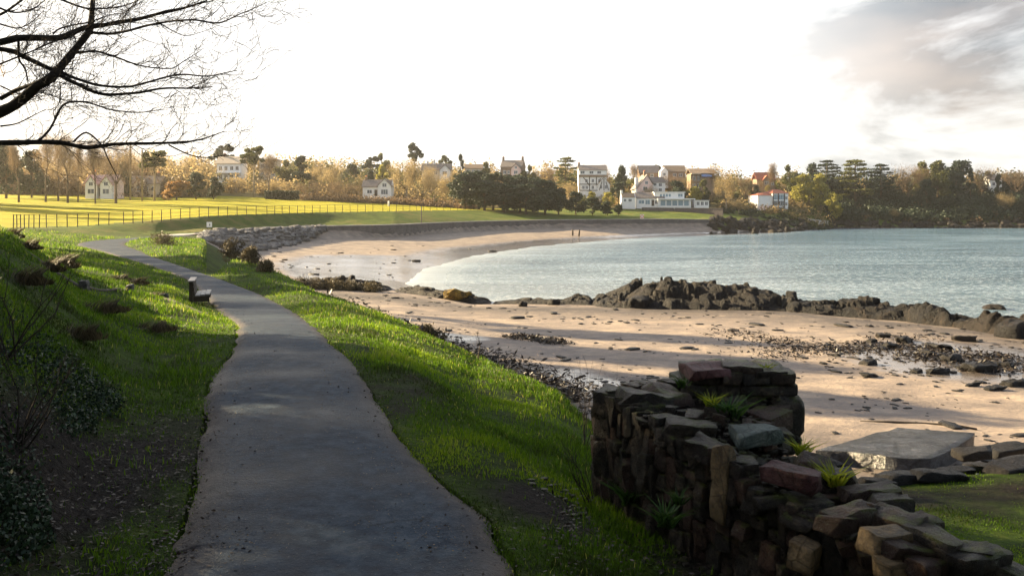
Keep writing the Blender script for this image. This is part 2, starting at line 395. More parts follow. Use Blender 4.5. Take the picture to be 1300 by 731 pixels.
def mat_path():
    m = MT('worn_asphalt', 0.75, 0.16)
    n1 = m.noise(0.5, 5, 0.6); n2 = m.noise(38, 4, 0.7); n3 = m.noise(5, 6, 0.75); v = m.voro(70)
    base = m.ramp(m.math('ADD', m.math('MULTIPLY', n1, 0.5), m.math('MULTIPLY', n3, 0.5)),
                  [(0.42, (0.005, 0.011, 0.021)), (0.5, (0.011, 0.022, 0.038)), (0.57, (0.028, 0.046, 0.068)), (0.66, (0.065, 0.082, 0.10))])
    spk = m.math('MULTIPLY', m.math('MULTIPLY_ADD', n2, 12.0, -7.3, clamp=True), 0.6)
    c = m.mix(spk, base, (0.15, 0.16, 0.17))
    dirt = m.math('MULTIPLY', m.math('MULTIPLY_ADD', m.noise(1.6, 6, 0.8, sc=(1, 1.7, 1)), 7, -3.55, clamp=True), 0.18)
    dirt = m.math('MAXIMUM', dirt, m.math('MULTIPLY', m.attr('edge'), m.math('MULTIPLY_ADD', n3, 3, -0.6, clamp=True)), clamp=True)
    c = m.mix(dirt, c, (0.075, 0.055, 0.042)); c = m.mix(m.math('MULTIPLY', m.math('MULTIPLY_ADD', m.noise(9, 6, .8), 8, -4.9, clamp=True), .5), c, (0.022, 0.026, 0.032))
    vv = m.N.new('ShaderNodeTexVoronoi'); vv.feature = 'DISTANCE_TO_EDGE'; vv.inputs['Scale'].default_value = 0.9; wv = m.N.new('ShaderNodeVectorMath'); wv.operation = 'ADD'; m.L.new(m.coord(), wv.inputs[0]); m.L.new(m.math('MULTIPLY', m.noise(2.5, 4, .7), 0.9), wv.inputs[1]); m.L.new(wv.outputs[0], vv.inputs['Vector'])
    crk = m.math('MULTIPLY', m.math('MULTIPLY_ADD', vv.outputs['Distance'], -70.0, 1.0, clamp=True), m.math('MULTIPLY_ADD', m.noise(.7, 3), 6, -2.9, clamp=True)); c = m.mix(m.math('MULTIPLY', crk, .8), c, (.006, .007, .008))
    m.set('Base Color', c); m.set('Roughness', m.ramp(n1, [(0.3, (0.42,) * 3), (0.7, (0.8,) * 3)]))
    m.bump(n2, 0.012, 1.0); m.bump(n3, 0.03, 0.7)
    return m.m
def mat_prom():
    m = MT('promenade_concrete', 0.6, 0.4)
    m.set('Base Color', m.ramp(m.noise(0.4, 5, 0.7), [(0.3, (0.30, 0.27, 0.24)), (0.7, (0.48, 0.44, 0.40))])); m.bump(m.noise(4, 4), 0.03)
    return m.m
def mat_sea():
    m = MT('sea_water', 0.10, 0.5)
    n = m.noise(0.02, 4, 0.6, sc=(1, 3.5, 1)); n0 = m.noise(0.09, 5, 0.7, sc=(1, 4.0, 1))
    deep = m.ramp(m.math('ADD', m.math('MULTIPLY', n, 0.6), m.math('MULTIPLY', n0, 0.4)), [(0.38, (0.010, 0.055, 0.095)), (0.5, (0.045, 0.115, 0.175)), (0.62, (0.17, 0.26, 0.34))])
    foam_glare = m.math('MULTIPLY', m.math('MULTIPLY_ADD', m.noise(1.3, 7, 0.82, sc=(1, 2.6, 1)), 11, -5.7, clamp=True), m.math('MULTIPLY_ADD', n0, 4, -1.05, clamp=True))  # white flecks serve both as foam and as painted sparkle
    foam_glare = m.math('MAXIMUM', foam_glare, m.math('MULTIPLY', m.attr('shore'), m.math('MULTIPLY_ADD', m.noise(0.8, 5, 0.7, sc=(1, 2.2, 1)), 5, -1.9, clamp=True)))
    foam_glare = m.math('MULTIPLY', foam_glare, m.attr('near')); foam_glare = m.math('MAXIMUM', foam_glare, m.math('MULTIPLY', m.attr('pale'), 0.6), clamp=True)  # pale shallows have the white glare put into their colour
    foam_glare = m.math('MULTIPLY', foam_glare, 0.8, clamp=True)
    m.set('Base Color', m.mix(foam_glare, deep, (0.72, 0.74, 0.74)))
    m.set('Roughness', m.math('MULTIPLY_ADD', foam_glare, 0.5, 0.12))
    m.bump(m.noise(0.35, 6, 0.72, sc=(1, 2.6, 1), dist=0.3), 0.40, 0.6); m.bump(m.noise(1.9, 6, 0.8, sc=(1, 2.2, 1)), 0.20, 1.0)
    return m.m
M = {}
M['grass'] = mat_grass(); M['lawn'] = mat_lawn(); M['verge'] = mat_verge(); M['hill'] = mat_hill(); M['beach'] = mat_beach()
M['path'] = mat_path(); M['prom'] = mat_prom(); M['sea'] = mat_sea()

# ------------------------------------------------------------------ land
def ell(x, y, cx, cy, rx, ry, ang=0.0):
    a = R(ang); dx, dy = x - cx, y - cy
    u = dx * math.cos(a) + dy * math.sin(a); v = -dx * math.sin(a) + dy * math.cos(a)
    return np.clip(1.3 - np.sqrt((u / rx) ** 2 + (v / ry) ** 2), 0, 1)
def dirt_mask(x, y):
    dm = ell(x, y, -3.7, 6.6, 0.9, 2.9) * 1.5                       # trodden leaf litter left of the path
    dm = np.maximum(dm, ell(x, y, 0.28, 7.0, 0.55, 0.75) * 1.2)     # worn hollow by the wall end
    dm = np.maximum(dm, ell(x, y, -1.35, 10.6, 0.25, 1.6) * 0.6)
    dm = np.maximum(dm, .9 * ell(x, y, 6.2, 11.2, 2.4, .7, 8) ); dm = np.maximum(dm, .6 * np.clip(fbm(x, y, .7, 3, 95) * 2 - .3, 0, 1) * ((x > 3.5) & (y < 15)))
    dm = np.maximum(dm, ell(x, y, 2.3, 6.4, 1.2, 1.5) * 1.4)         # earth at the foot of the wall
    return np.clip(dm + fbm(x, y, 1.7, 4, 33) * 0.5 * (dm > 0.05), 0, 1)
def build_land():
    a1 = np.radians(np.linspace(-36, 36, 561))
    a0 = np.radians(np.linspace(-180, -36, 60))[:-1]; a2 = np.radians(np.linspace(36, 180, 60))[1:]
    A = np.concatenate([a0, a1, a2])
    Rr = np.concatenate([np.geomspace(1.2, 240, 430), np.geomspace(241.5, 360, 90), np.geomspace(363, 620, 22)])
    AA, RR = np.meshgrid(A, Rr); x = (np.sin(AA) * RR).ravel(); y = (np.cos(AA) * RR).ravel()
    z, k, c, d = terrain(x, y)
    pass
    z = np.where((d < 0.02), z - 0.10, z)
    V = np.stack([x, y, z], 1); nr, na = len(Rr), len(A)
    i = np.arange((nr - 1) * (na - 1)); r_, a_ = i // (na - 1), i % (na - 1)
    q = np.stack([r_ * na + a_, r_ * na + a_ + 1, (r_ + 1) * na + a_ + 1, (r_ + 1) * na + a_], 1)[:, ::-1]
    kk = k + fbm(x, y, 0.6, 4, 40) * 0.22 * np.clip(1 - y / 90, 0.0, 1); kq = kk[q].mean(1); cq = (c + fbm(x, y, 0.15, 3, 8) * 10)[q].mean(1)
    is_b = (kq > 4.35) & (kq < np.where(cq > 1046, 11.3, np.where(cq > 905, 10.5, 12.02))) & (cq > np.where(y[q].mean(1) < 102, 292, 262))
    is_l = (kq >= 14.0) & (kq < 15) & (cq < 640)
    is_h = kq >= 15
    is_v = (kq >= np.where(cq > 1046, 11.3, np.where(cq > 905, 10.5, 12.02))) & ~is_l & ~is_h
    is_g = ~(is_b | is_l | is_h | is_v)
    dm = dirt_mask(x, y)
    wet = np.clip(1.1 - z / 0.9, 0, 1.2) * np.clip((y - 70) / 25, 0, 1) + np.clip(0.35 - z, 0, 0.5) * 1.5
    wet = np.maximum(wet, (1.25 - z / 1.5) * (c > 300) * np.clip((y - 74) / 8, 0, 1) * np.clip((128 - y) / 14, 0, 1) * np.clip(1.25 - z / 1.3, 0, 1) * 2.8)
    wet = np.maximum(wet, ell(x, y, 21.5, 37.5, 6.5, 7, -10) * 1.3); wet = np.maximum(wet, ell(x, y, 2.2, 30, 3.2, 5.5, 20) * 0.75)
    wet = np.maximum(wet, ell(x, y, -3.0, 43, 2.6, 3.0) * 0.7)
    wet = np.maximum(wet, ell(x, y, 9, 17.5, 5, 3.0) * 0.8)
    weed = np.clip(0.35 + 0.65 * fbm(x, y, 0.08, 2, 60), 0, 1) * np.clip((80 - y) / 20, 0.25, 1)
    weed = np.maximum(weed, ell(x, y, 3.8, 33, 5.0, 4.0)); weed = np.maximum(weed, np.clip(1.2 - abs(k - 4.9) * 1.6, 0, 1) * (y < 60))
    weed = np.maximum(weed, .95 * np.clip(1 - abs(k - 9.6) / 1.3, 0, 1) * np.clip(fbm(x * .35, y, .25, 3, 61) * 2.5 + .1, 0, 1) * (y > 90))
    sh = np.clip(1 - abs(k - 5.0) / 0.8, 0, 1) * (y < 90) + ell(x, y, 21.5, 37.5, 6.5, 7, -10) * 0.5 + np.clip(1 - abs(k - 7.0) / 0.35, 0, 1) * (y < 90)
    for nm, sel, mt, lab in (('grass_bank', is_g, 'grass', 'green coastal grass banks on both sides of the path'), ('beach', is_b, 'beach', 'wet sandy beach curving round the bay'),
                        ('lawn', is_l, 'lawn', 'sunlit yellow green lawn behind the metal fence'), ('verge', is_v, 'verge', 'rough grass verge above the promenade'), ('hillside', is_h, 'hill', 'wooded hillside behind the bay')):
        Q = q[sel]; u, inv = np.unique(Q, return_inverse=True)
        o = mesh_np(nm, V[u], inv.reshape(Q.shape), M[mt], attrs={'dirt': dm[u], 'wet': wet[u], 'weed': weed[u], 'shingle': sh[u]}, smooth=True)
        tag(o, lab, kind='structure')
build_land()

def build_path():
    nl = len(PLd); m = 14; wob = fbm(PLd[:, 0], PLd[:, 1], 1.1, 4, 70) * 0.10; wob2 = fbm(PRd[:, 0], PRd[:, 1], 1.0, 4, 77) * 0.13
    # finer along the length near the viewer
    s = np.linspace(0, nl - 1, 900); idx = np.arange(nl)
    L_ = np.stack([np.interp(s, idx, PLd[:, j]) for j in (0, 1)], 1); R_ = np.stack([np.interp(s, idx, PRd[:, j]) for j in (0, 1)], 1)
    dirn = (R_ - L_) / np.linalg.norm(R_ - L_, axis=1)[:, None]
    L_ = L_ + dirn * (fbm(L_[:, 0], L_[:, 1], 1.4, 5, 70) * 0.10)[:, None]; R_ = R_ + dirn * (fbm(R_[:, 0], R_[:, 1], 1.2, 5, 77) * 0.12)[:, None]
    t = np.linspace(0, 1, m); P = L_[:, None, :] * (1 - t)[None, :, None] + R_[:, None, :] * t[None, :, None]
    x = P[..., 0].ravel(); y = P[..., 1].ravel(); tt = np.tile(t, len(s))
    z = zpath(y) + 0.03 * (1 - (2 * tt - 1) ** 2) + fbm(x, y, 0.7, 3, 90) * 0.012
    z = np.where((tt == 0) | (tt == 1), z - 0.05, z); e = np.clip((np.abs(2 * tt - 1) - 0.72) / 0.28, 0, 1)
    i = np.arange((len(s) - 1) * (m - 1)); a, b = i // (m - 1), i % (m - 1)
    q = np.stack([a * m + b, a * m + b + 1, (a + 1) * m + b + 1, (a + 1) * m + b], 1)
    tag(mesh_np('path', np.stack([x, y, z], 1), q, M['path'], attrs={'edge': e}, smooth=True), 'grey asphalt path winding down to the bay', kind='structure')
build_path()

def strip(name, pts, w, mat, label, up=0.02, zf=None):
    P = _dense(pts, 14); T = np.gradient(P, axis=0); T /= np.linalg.norm(T, axis=1)[:, None]; Nn = np.stack([-T[:, 1], T[:, 0]], 1)
    A = P; B = P + Nn * w; V = []
    for p in (A, B):
        z = np.array([zf(a, b) for a, b in p]) if zf else terrain(p[:, 0], p[:, 1])[0]
        V.append(np.column_stack([p, z + up]))
    n = len(P); V = np.concatenate(V); i = np.arange(n - 1)
    return tag(mesh_np(name, V, np.stack([i, i + 1, i + 1 + n, i + n], 1)[:, ::-1], mat), label, kind='structure')
# top edge of the sea wall, from the revetment round to the far slipway
WALL_TOP = [((c - 650) / F * (d - 1.6), d - 1.6) for c, d in ((255, 113.5), (300, 126.0), (350, 139.5), (400, 153), (450, 159.5), (500, 166), (550, 183), (600, 200), (650, 212.3), (700, 224.5), (750, 229.8), (800, 235), (850, 241.5), (900, 248))]
strip('promenade', [(-42.9, 106)] + WALL_TOP, 3.2, M['prom'], 'pale concrete promenade along the top of the sea wall', zf=lambda a, b: 4.26 if a < 45 else 4.26 - (a - 45) * 0.02)

def build_sea():
    A = np.radians(np.linspace(-40, 75, 500)); Rr = np.geomspace(42, 610, 300)
    AA, RR = np.meshgrid(A, Rr); x = (np.sin(AA) * RR).ravel(); y = (np.cos(AA) * RR).ravel()
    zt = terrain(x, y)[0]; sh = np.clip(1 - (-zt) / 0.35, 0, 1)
    z = np.full_like(x, 0.0); V = np.stack([x, y, z], 1); nr, na = len(Rr), len(A)
    i = np.arange((nr - 1) * (na - 1)); a, b = i // (na - 1), i % (na - 1)
    q = np.stack([a * na + b, a * na + b + 1, (a + 1) * na + b + 1, (a + 1) * na + b], 1)[:, ::-1]
    keep = (zt[q].min(1) < 0.25) & (profile(x, y)[1][q].mean(1) > 4.5) & (profile(x, y)[1][q].mean(1) < 14); q = q[keep]; u, inv = np.unique(q, return_inverse=True)
    tag(mesh_np('sea', V[u], inv.reshape(q.shape), M['sea'], attrs={'shore': sh[u], 'near': np.clip(1.5 - y / 170, .3, 1)[u], 'pale': (np.clip(1 - (-zt) / 1.0, 0, 1) * np.clip((60 - x) / 80, 0, 1))[u]}, smooth=True), 'pale rippled sea water filling the bay', kind='structure')  # pale: where white glare is painted over the left shallows
build_sea()
# ------------------------------------------------------------------ vegetation meshes (shared between copies)
def leaf_quads(P, size, asp=0.7, seed=0, flat=0.0, tris=False):
    """one small random face per point"""
    r = np.random.default_rng(seed); n = len(P)
    u = r.normal(size=(n, 3)); u[:, 2] *= (1 - flat); u /= np.linalg.norm(u, axis=1)[:, None] + 1e-9
    w = r.normal(size=(n, 3)); w[:, 2] *= (1 - flat) if flat else 1; w -= u * (w * u).sum(1)[:, None]; w /= np.linalg.norm(w, axis=1)[:, None] + 1e-9
    s = (size * r.uniform(0.6, 1.35, n))[:, None]; u = u * s; w = w * s * asp
    if tris:
        V = np.stack([P - u, P + u * 0.3 + w, P + u * 0.3 - w], 1).reshape(-1, 3); return V, np.arange(3 * n).reshape(n, 3)
    V = np.stack([P - u, P - w, P + u, P + w], 1).reshape(-1, 3); return V, np.arange(4 * n).reshape(n, 4)

def clumps(blobs, n, seed=0, shell=0.55):
    """points in ellipsoid blobs (cx,cy,cz,rx,ry,rz), biased outward; returns points and a tint per clump"""
    r = np.random.default_rng(seed); B = np.array(blobs, float); vol = (B[:, 3] * B[:, 4] + B[:, 3] * B[:, 5]); p = vol / vol.sum()
    i = r.choice(len(B), n, p=p); d = r.normal(size=(n, 3)); d /= np.linalg.norm(d, axis=1)[:, None]
    rad = (shell + (1 - shell) * r.random(n)) * (1 + 0.12 * r.normal(size=n)); P = B[i, :3] + d * B[i, 3:] * rad[:, None]
    bt = r.random(len(B)); return P, np.clip(bt[i] * 0.55 + r.random(n) * 0.45, 0, 1)

def segs_mesh(S, n=3):
    """S: rows of p0(3) p1(3) r0 r1 -> prisms"""
    S = np.array(S, float); a, b, r0, r1 = S[:, :3], S[:, 3:6], S[:, 6], S[:, 7]; d = b - a; d /= np.linalg.norm(d, axis=1)[:, None] + 1e-9
    u = np.cross(d, np.array([0.31, 0.52, 0.79])); u /= np.linalg.norm(u, axis=1)[:, None] + 1e-9; w = np.cross(d, u); V = []
    for p, rr in ((a, r0), (b, r1)):
        for k in range(n):
            t = 2 * math.pi * k / n; V.append(p + (u * math.cos(t) + w * math.sin(t)) * rr[:, None])
    V = np.stack(V, 1); m = len(S); base = np.arange(m)[:, None] * 2 * n; Fq = []
    for k in range(n): Fq.append(base + np.array([[k, (k + 1) % n, n + (k + 1) % n, n + k]]))
    return V.reshape(-1, 3), np.concatenate(Fq)

def grow(rnd, p, d, L, r, depth, S, tips, up=0.15, spread=0.6, kids=(2, 3), decay=0.72, wig=0.18, nseg=3, maxd=5):
    q = Vector(p); d = Vector(d).normalized(); rr = r
    for i in range(nseg):
        d2 = (d + Vector((rnd.gauss(0, wig), rnd.gauss(0, wig), rnd.gauss(0, wig) + up * 0.3))).normalized(); e = q + d2 * (L / nseg); r2 = rr * 0.86
        S.append((*q, *e, rr, r2)); q = e; d = d2; rr = r2
        if depth >= 1 and depth < maxd and i < nseg - 1 and rnd.random() < 0.6:
            s = Vector((rnd.gauss(0, 1), rnd.gauss(0, 1), rnd.gauss(0, 0.5))).normalized()
            grow(rnd, q, d + s * spread * 1.3, L * decay * 0.8, rr * 0.5, depth + 1, S, tips, up, spread, kids, decay, wig, nseg, maxd)
    if depth >= maxd: tips.append((q.copy(), d.copy())); return
    for _ in range(rnd.choice(kids)):
        s = Vector((rnd.gauss(0, 1), rnd.gauss(0, 1), rnd.gauss(0, 0.5))).normalized()
        grow(rnd, q, d + s * spread + Vector((0, 0, up)), L * decay * rnd.uniform(0.8, 1.15), rr * 0.72, depth + 1, S, tips, up, spread, kids, decay, wig, nseg, maxd)

def fit(V, H, Wd, cx=None):
    """scale a cloud so it is H tall and Wd wide"""
    V = V.copy(); w = np.percentile(np.hypot(V[:, 0], V[:, 1]), 97) * 2; V[:, :2] *= Wd / w; V[:, 2] *= H / V[:, 2].max(); return V

M['bark'] = simple('bark', (0.10, 0.075, 0.05), 0.9, 0.1, 0.4, 2.0, 0.05)
M['pale_bark'] = simple('pale_bark', (0.30, 0.24, 0.17), 0.9, 0.1, 0.3, 2.0, 0.04)
M['dark_bark'] = simple('dark_bark', (0.035, 0.027, 0.02), 0.85, 0.2, 0.4, 12.0, 0.01)
M['twig_gold'] = leafmat('golden_twigs', [(0, (0.13, 0.095, 0.045)), (0.5, (0.27, 0.20, 0.095)), (1, (0.50, 0.40, 0.20))], 0.6, 0.5)
M['twig_brown'] = leafmat('brown_twigs', [(0, (0.09, 0.06, 0.035)), (0.5, (0.18, 0.12, 0.065)), (1, (0.28, 0.20, 0.11))], 0.4, 0.5)
M['leaf_olive'] = leafmat('olive_foliage', [(0, (0.03, 0.038, 0.013)), (0.5, (0.08, 0.088, 0.025)), (1, (0.20, 0.185, 0.055))], 0.4, 0.5)
M['leaf_dark'] = leafmat('dark_evergreen_foliage', [(0, (0.010, 0.020, 0.013)), (0.5, (0.026, 0.042, 0.025)), (1, (0.065, 0.085, 0.042))], 0.22, 0.5)
M['leaf_yellow'] = leafmat('yellow_green_foliage', [(0, (0.16, 0.15, 0.03)), (0.5, (0.30, 0.28, 0.06)), (1, (0.46, 0.40, 0.12))], 0.5, 0.5)
M['leaf_rust'] = leafmat('russet_foliage', [(0, (0.13, 0.07, 0.03)), (0.5, (0.27, 0.15, 0.05)), (1, (0.42, 0.26, 0.09))], 0.45, 0.5)

# prototypes: name -> (trunk mesh object data, crown data); all 10 m tall and 8 m wide before scaling
PROTO = {}
def _meshdata(name, V, Fc, mat, tint=None):
    o = mesh_np(name, V, Fc, mat, attrs=None if tint is None else {'tint': tint}); me = o.data; bpy.data.objects.remove(o); return me
def proto_bare(key, seed, mat, tall=False, dense=1.0):
    rnd = random.Random(seed); S = []; tips = []
    if tall: grow(rnd, (0, 0, 3.2), (0.05, 0, 1), 2.6, 0.17, 1, S, tips, up=0.55, spread=0.42, kids=(2, 3), decay=0.78, maxd=5)
    else:
        for _ in range(4): grow(rnd, (0, 0, 2.3), (rnd.gauss(0, .6), rnd.gauss(0, .6), 1), 2.4, 0.13, 2, S, tips, up=0.2, spread=0.75, kids=(2, 3), decay=0.76, maxd=5)
    V, Fq = segs_mesh(S, 3); tp = np.array([t[0] for t in tips]); n = int(3400 * dense); r = np.random.default_rng(seed)
    i = r.integers(0, len(tp), n); P = tp[i] + r.normal(size=(n, 3)) * (0.62 if not tall else 0.5)
    u = r.normal(size=(n, 3)); u[:, 2] = np.abs(u[:, 2]) + 0.4; u /= np.linalg.norm(u, axis=1)[:, None]; L = r.uniform(0.35, 0.95, n)[:, None]
    w = np.cross(u, r.normal(size=(n, 3))); w /= np.linalg.norm(w, axis=1)[:, None]
    TV = np.stack([P, P + w * 0.045, P + u * L], 1).reshape(-1, 3); TF = np.arange(3 * n).reshape(n, 3) + len(V)
    A = np.concatenate([V, TV]); A = fit(A, 10, 8) if not tall else fit(A, 10, 6)
    t = np.concatenate([np.full(len(V), 0.15), np.repeat(r.random(n), 3)])
    crown = _meshdata('crown', A, [Fq, TF], mat, t)
    zt = 3.0 if not tall else 3.6
    tr = MB().tube([(0, 0, -0.6), (0.04, 0, zt * .5), (0, 0.03, zt)], [0.28, 0.2, 0.16], 7)
    o = tr.build('trunk', M['pale_bark'] if mat is M['twig_gold'] else M['bark'], smooth=True); me = o.data; bpy.data.objects.remove(o); PROTO.setdefault(key, []).append((me, crown))
def proto_leafy(key, blobs, n, size, mat, trunk, seed, flat=0.0, bark='bark', limbs=True, shell=0.55):
    P, t = clumps(blobs, n, seed, shell); V, Fq = leaf_quads(P, size, 0.75, seed, flat); tt = np.repeat(t, 4); rnd = random.Random(seed)
    crown = _meshdata('crown', V, Fq, mat, tt); mb = MB(); mb.tube([(0, 0, -0.6), (0.1, 0, trunk * .5), (0, 0, trunk)], [0.26, 0.19, 0.12], 7)
    if limbs:
        for b in blobs[:: max(1, len(blobs) // 9)]:
            mb.tube([(0, 0, min(trunk * .75, b[2] * .8)), (b[0] * .5, b[1] * .5, b[2] * .75), (b[0] * .95, b[1] * .95, b[2])], [0.10, 0.07, 0.03], 4)
    o = mb.build('trunk', M[bark], smooth=True); me = o.data; bpy.data.objects.remove(o); PROTO.setdefault(key, []).append((me, crown))
def rb(seed, n, rx, z0, z1, rr, top=1.0, flatz=0.8, prof=None):
    r = random.Random(seed); out = []
    for i in range(n):
        z = r.uniform(z0, z1); f = (z - z0) / (z1 - z0); ww = prof(f) if prof else math.sin(math.pi * (0.15 + 0.8 * f)); a = r.uniform(0, 6.283); d = rx * ww * math.sqrt(r.random())
        s = rr * r.uniform(0.65, 1.25); out.append((math.cos(a) * d, math.sin(a) * d, z, s, s, s * flatz))
    return out
for sd in (1, 2, 3): proto_bare('bare', sd, M['twig_brown'])
for sd in (4, 5): proto_bare('bare_gold', sd, M['twig_gold'], dense=1.2)
for sd in (6, 7): proto_bare('bare_tall', sd, M['twig_brown'], tall=True, dense=0.8)
for sd in (11, 12):
    proto_leafy('pine', rb(sd, 20, 3.3, 6.8, 9.4, 0.95, flatz=0.55, prof=lambda f: 1 - 0.45 * f), 3400, 0.20, M['leaf_olive'], 8.6, sd, 0.3, 'pale_bark')
    proto_leafy('pine_dark', rb(sd + 30, 18, 3.2, 6.4, 9.4, 0.95, flatz=0.6, prof=lambda f: 1 - 0.4 * f), 3400, 0.20, M['leaf_dark'], 8.6, sd, 0.3)
    bl = []
    rr_ = random.Random(sd)
    for k in range(9):
        z = 2.6 + k * 0.86; wd = 3.7 * (1 - (k / 9.5) ** 1.8) + 0.4
        for j in range(7):
            a = rr_.uniform(0, 6.283); d = wd * rr_.uniform(0.3, 0.95); bl.append((math.cos(a) * d, math.sin(a) * d, z + rr_.gauss(0, .12), 1.0, 1.0, 0.22))
    proto_leafy('cedar', bl, 4200, 0.20, M['leaf_olive'] if sd == 11 else M['leaf_dark'], 9.2, sd, 0.6)
    proto_leafy('round_dark', rb(sd + 50, 26, 3.2, 1.4, 8.9, 1.15), 4200, 0.24, M['leaf_dark'], 5, sd)
    proto_leafy('round_olive', rb(sd + 60, 26, 3.1, 2.0, 8.9, 1.1), 4000, 0.22, M['leaf_olive'], 5, sd)
    proto_leafy('ivy', rb(sd + 70, 24, 1.6, 2.5, 9.2, 1.0, prof=lambda f: 0.65 + 0.55 * math.sin(f * 5)), 4200, 0.22, M['leaf_olive'], 8, sd)
    proto_leafy('ivy_dark', rb(sd + 80, 24, 1.9, 2.5, 9.2, 1.0, prof=lambda f: 0.7 + 0.5 * f), 4200, 0.22, M['leaf_dark'], 8, sd)
    proto_leafy('yellow', rb(sd + 90, 24, 3.0, 1.6, 8.9, 1.15), 4200, 0.22, M['leaf_yellow'], 4, sd)
    proto_leafy('rust', rb(sd + 95, 22, 2.8, 0.9, 8.6, 1.3, prof=lambda f: 1 - 0.35 * f), 3600, 0.26, M['leaf_rust'], 3, sd)
    proto_leafy('conifer', rb(sd + 99, 24, 2.6, 1.0, 9.5, 0.8, prof=lambda f: 1.15 - f), 3600, 0.22, M['leaf_dark'], 9, sd)

WD = {'bare_tall': 6, 'ivy': 5, 'ivy_dark': 5.6, 'conifer': 6}
_tn = [0]
def tree(kind, px, top, wpx, D, label, cat='tree', group=None, name=None, base=None):
    x = (px - 650) / F * D; z0 = gz(x, D) if base is None else base; H = EYE - (top - 262) / F * D - z0
    H = max(H, 2.0); wm = wpx / F * D; pr = PROTO[kind]; tm, cm = pr[_tn[0] % len(pr)]; _tn[0] += 1; rz = random.uniform(0, 6.28)
    nm = name or {'bare': 'bare_tree', 'bare_gold': 'bare_tree', 'bare_tall': 'tall_bare_tree', 'pine': 'pine_tree', 'pine_dark': 'pine_tree', 'cedar': 'cedar_tree', 'round_dark': 'evergreen_tree',
                  'round_olive': 'leafy_tree', 'ivy': 'ivy_clad_tree', 'ivy_dark': 'ivy_clad_tree', 'yellow': 'leafy_tree', 'rust': 'rounded_shrub', 'conifer': 'conifer_tree'}[kind]
    r = thing(nm, label, cat, (x, D, z0 - 0.1), rz, group); s = wm / WD.get(kind, 8); r.scale = (s, s, H / 10)
    t = link('trunk', tm, r); c = link('crown', cm, r); return r

T = tree
# left wood
T('round_dark', 8, 178, 52, 196, 'large dark evergreen at the far left edge of the lawn', group='dark evergreens left of the pink cottage')
T('round_dark', 40, 186, 40, 203, 'dark evergreen with thin trunks standing beside the leftmost big evergreen', group='dark evergreens left of the pink cottage')
for i, (px, tp, w, D, lb) in enumerate([
    (24, 170, 34, 176, 'leftmost slender bare tree at the lawn edge, in front of the dark evergreens'),
    (58, 160, 30, 180, 'slender bare tree with a leaning pale trunk right of the dark evergreens'),
    (74, 168, 30, 186, 'slender bare tree midway between the dark evergreens and the pink cottage'),
    (86, 158, 34, 178, 'taller bare tree just left of the pink cottage'),
    (99, 172, 26, 184, 'thin bare tree nearest the left wall of the pink cottage'),
    (121, 166, 24, 176, 'thin bare tree standing straight in front of the pink cottage'),
    (147, 160, 56, 178, 'broad bare tree with a stout trunk just right of the pink cottage')]):
    T('bare_tall' if i < 6 else 'bare', px, tp, w, D, lb, group='bare trees along the back of the lawn')
T('bare', 75, 186, 80, 222, 'wide brown bare tree behind the lawn, left of the pink cottage', group='brown trees behind the lawn')
T('bare', 125, 184, 74, 236, 'wide brown bare tree rising behind the pink cottage roof', group='brown trees behind the lawn')
T('bare_gold', 168, 186, 60, 248, 'hazy golden bare tree behind the two pale poles', group='brown trees behind the lawn')
T('bare_gold', 205, 188, 56, 252, 'golden bare tree right of the two pale poles', group='brown trees behind the lawn')
T('round_dark', 157, 202, 24, 214, 'dark ivy covered bushy tree between the pink cottage and the poles')
T('pine', 196, 190, 44, 196, 'pine with a bare pale trunk right of the two pale poles')
T('rust', 224, 226, 40, 206, 'rounded golden russet shrub on the lawn edge', 'shrub')
T('round_dark', 249, 216, 34, 212, 'dark bushy evergreen right of the golden russet shrub')
T('round_dark', 271, 222, 26, 216, 'smaller dark evergreen below the big white villa')
T('bare_gold', 240, 192, 54, 262, 'golden bare tree left of the big white villa', group='brown trees behind the lawn')
T('pine_dark', 282, 183, 40, 300, 'dark flat topped pine behind the big white villa')
T('pine', 322, 185, 40, 250, 'tall pine with bare forked trunks on the lawn beside the dark hedge')
T('bare_tall', 341, 188, 26, 252, 'tall bare tree leaning beside the forked pine')
T('round_olive', 362, 199, 34, 282, 'olive tree behind the right end of the dark hedge')
T('conifer', 382, 196, 34, 278, 'pointed conifer right of the dark hedge')
T('bare_gold', 402, 208, 40, 285, 'small golden bare tree between the pointed conifer and the round bare tree')
T('bare_gold', 423, 201, 46, 272, 'round golden bare tree in the middle of the left slope')
T('bare', 390, 226, 56, 250, 'low brown scrubby tree by the right end of the dark hedge', group='low scrub trees behind the fence')
T('bare', 430, 228, 56, 250, 'low brown scrubby tree left of the white gabled cottage', group='low scrub trees behind the fence')
T('bare_gold', 350, 226, 44, 262, 'low golden scrubby tree behind the dark hedge', group='low scrub trees behind the fence')
T('bare_gold', 300, 222, 40, 262, 'low golden scrubby tree below the white villa', group='low scrub trees behind the fence')
T('round_dark', 446, 206, 28, 322, 'dark round tree on the skyline left of the slope pines')
T('pine_dark', 471, 198, 30, 318, 'dark pine on the skyline left of the tallest pine')
T('round_olive', 486, 190, 26, 325, 'olive skyline tree just left of the tallest pine')
T('pine_dark', 526, 181, 30, 322, 'tallest dark pine on the skyline of the slope')
T('round_dark', 470, 213, 16, 286, 'small round dark green tree above the white gabled cottage')
T('yellow', 485, 208, 20, 284, 'small round yellow green tree above the white gabled cottage')
T('bare_gold', 516, 195, 50, 262, 'large pale golden willow like bare tree right of the white gabled cottage')
T('bare_gold', 551, 214, 40, 258, 'golden bare tree between the willow like tree and the evergreen clump', group='golden bare trees by the evergreen clump')
T('bare_gold', 577, 212, 44, 252, 'golden bare tree touching the left end of the evergreen clump', group='golden bare trees by the evergreen clump')
T('pine', 565, 196, 24, 330, 'pale topped pine right of the low skyline house')
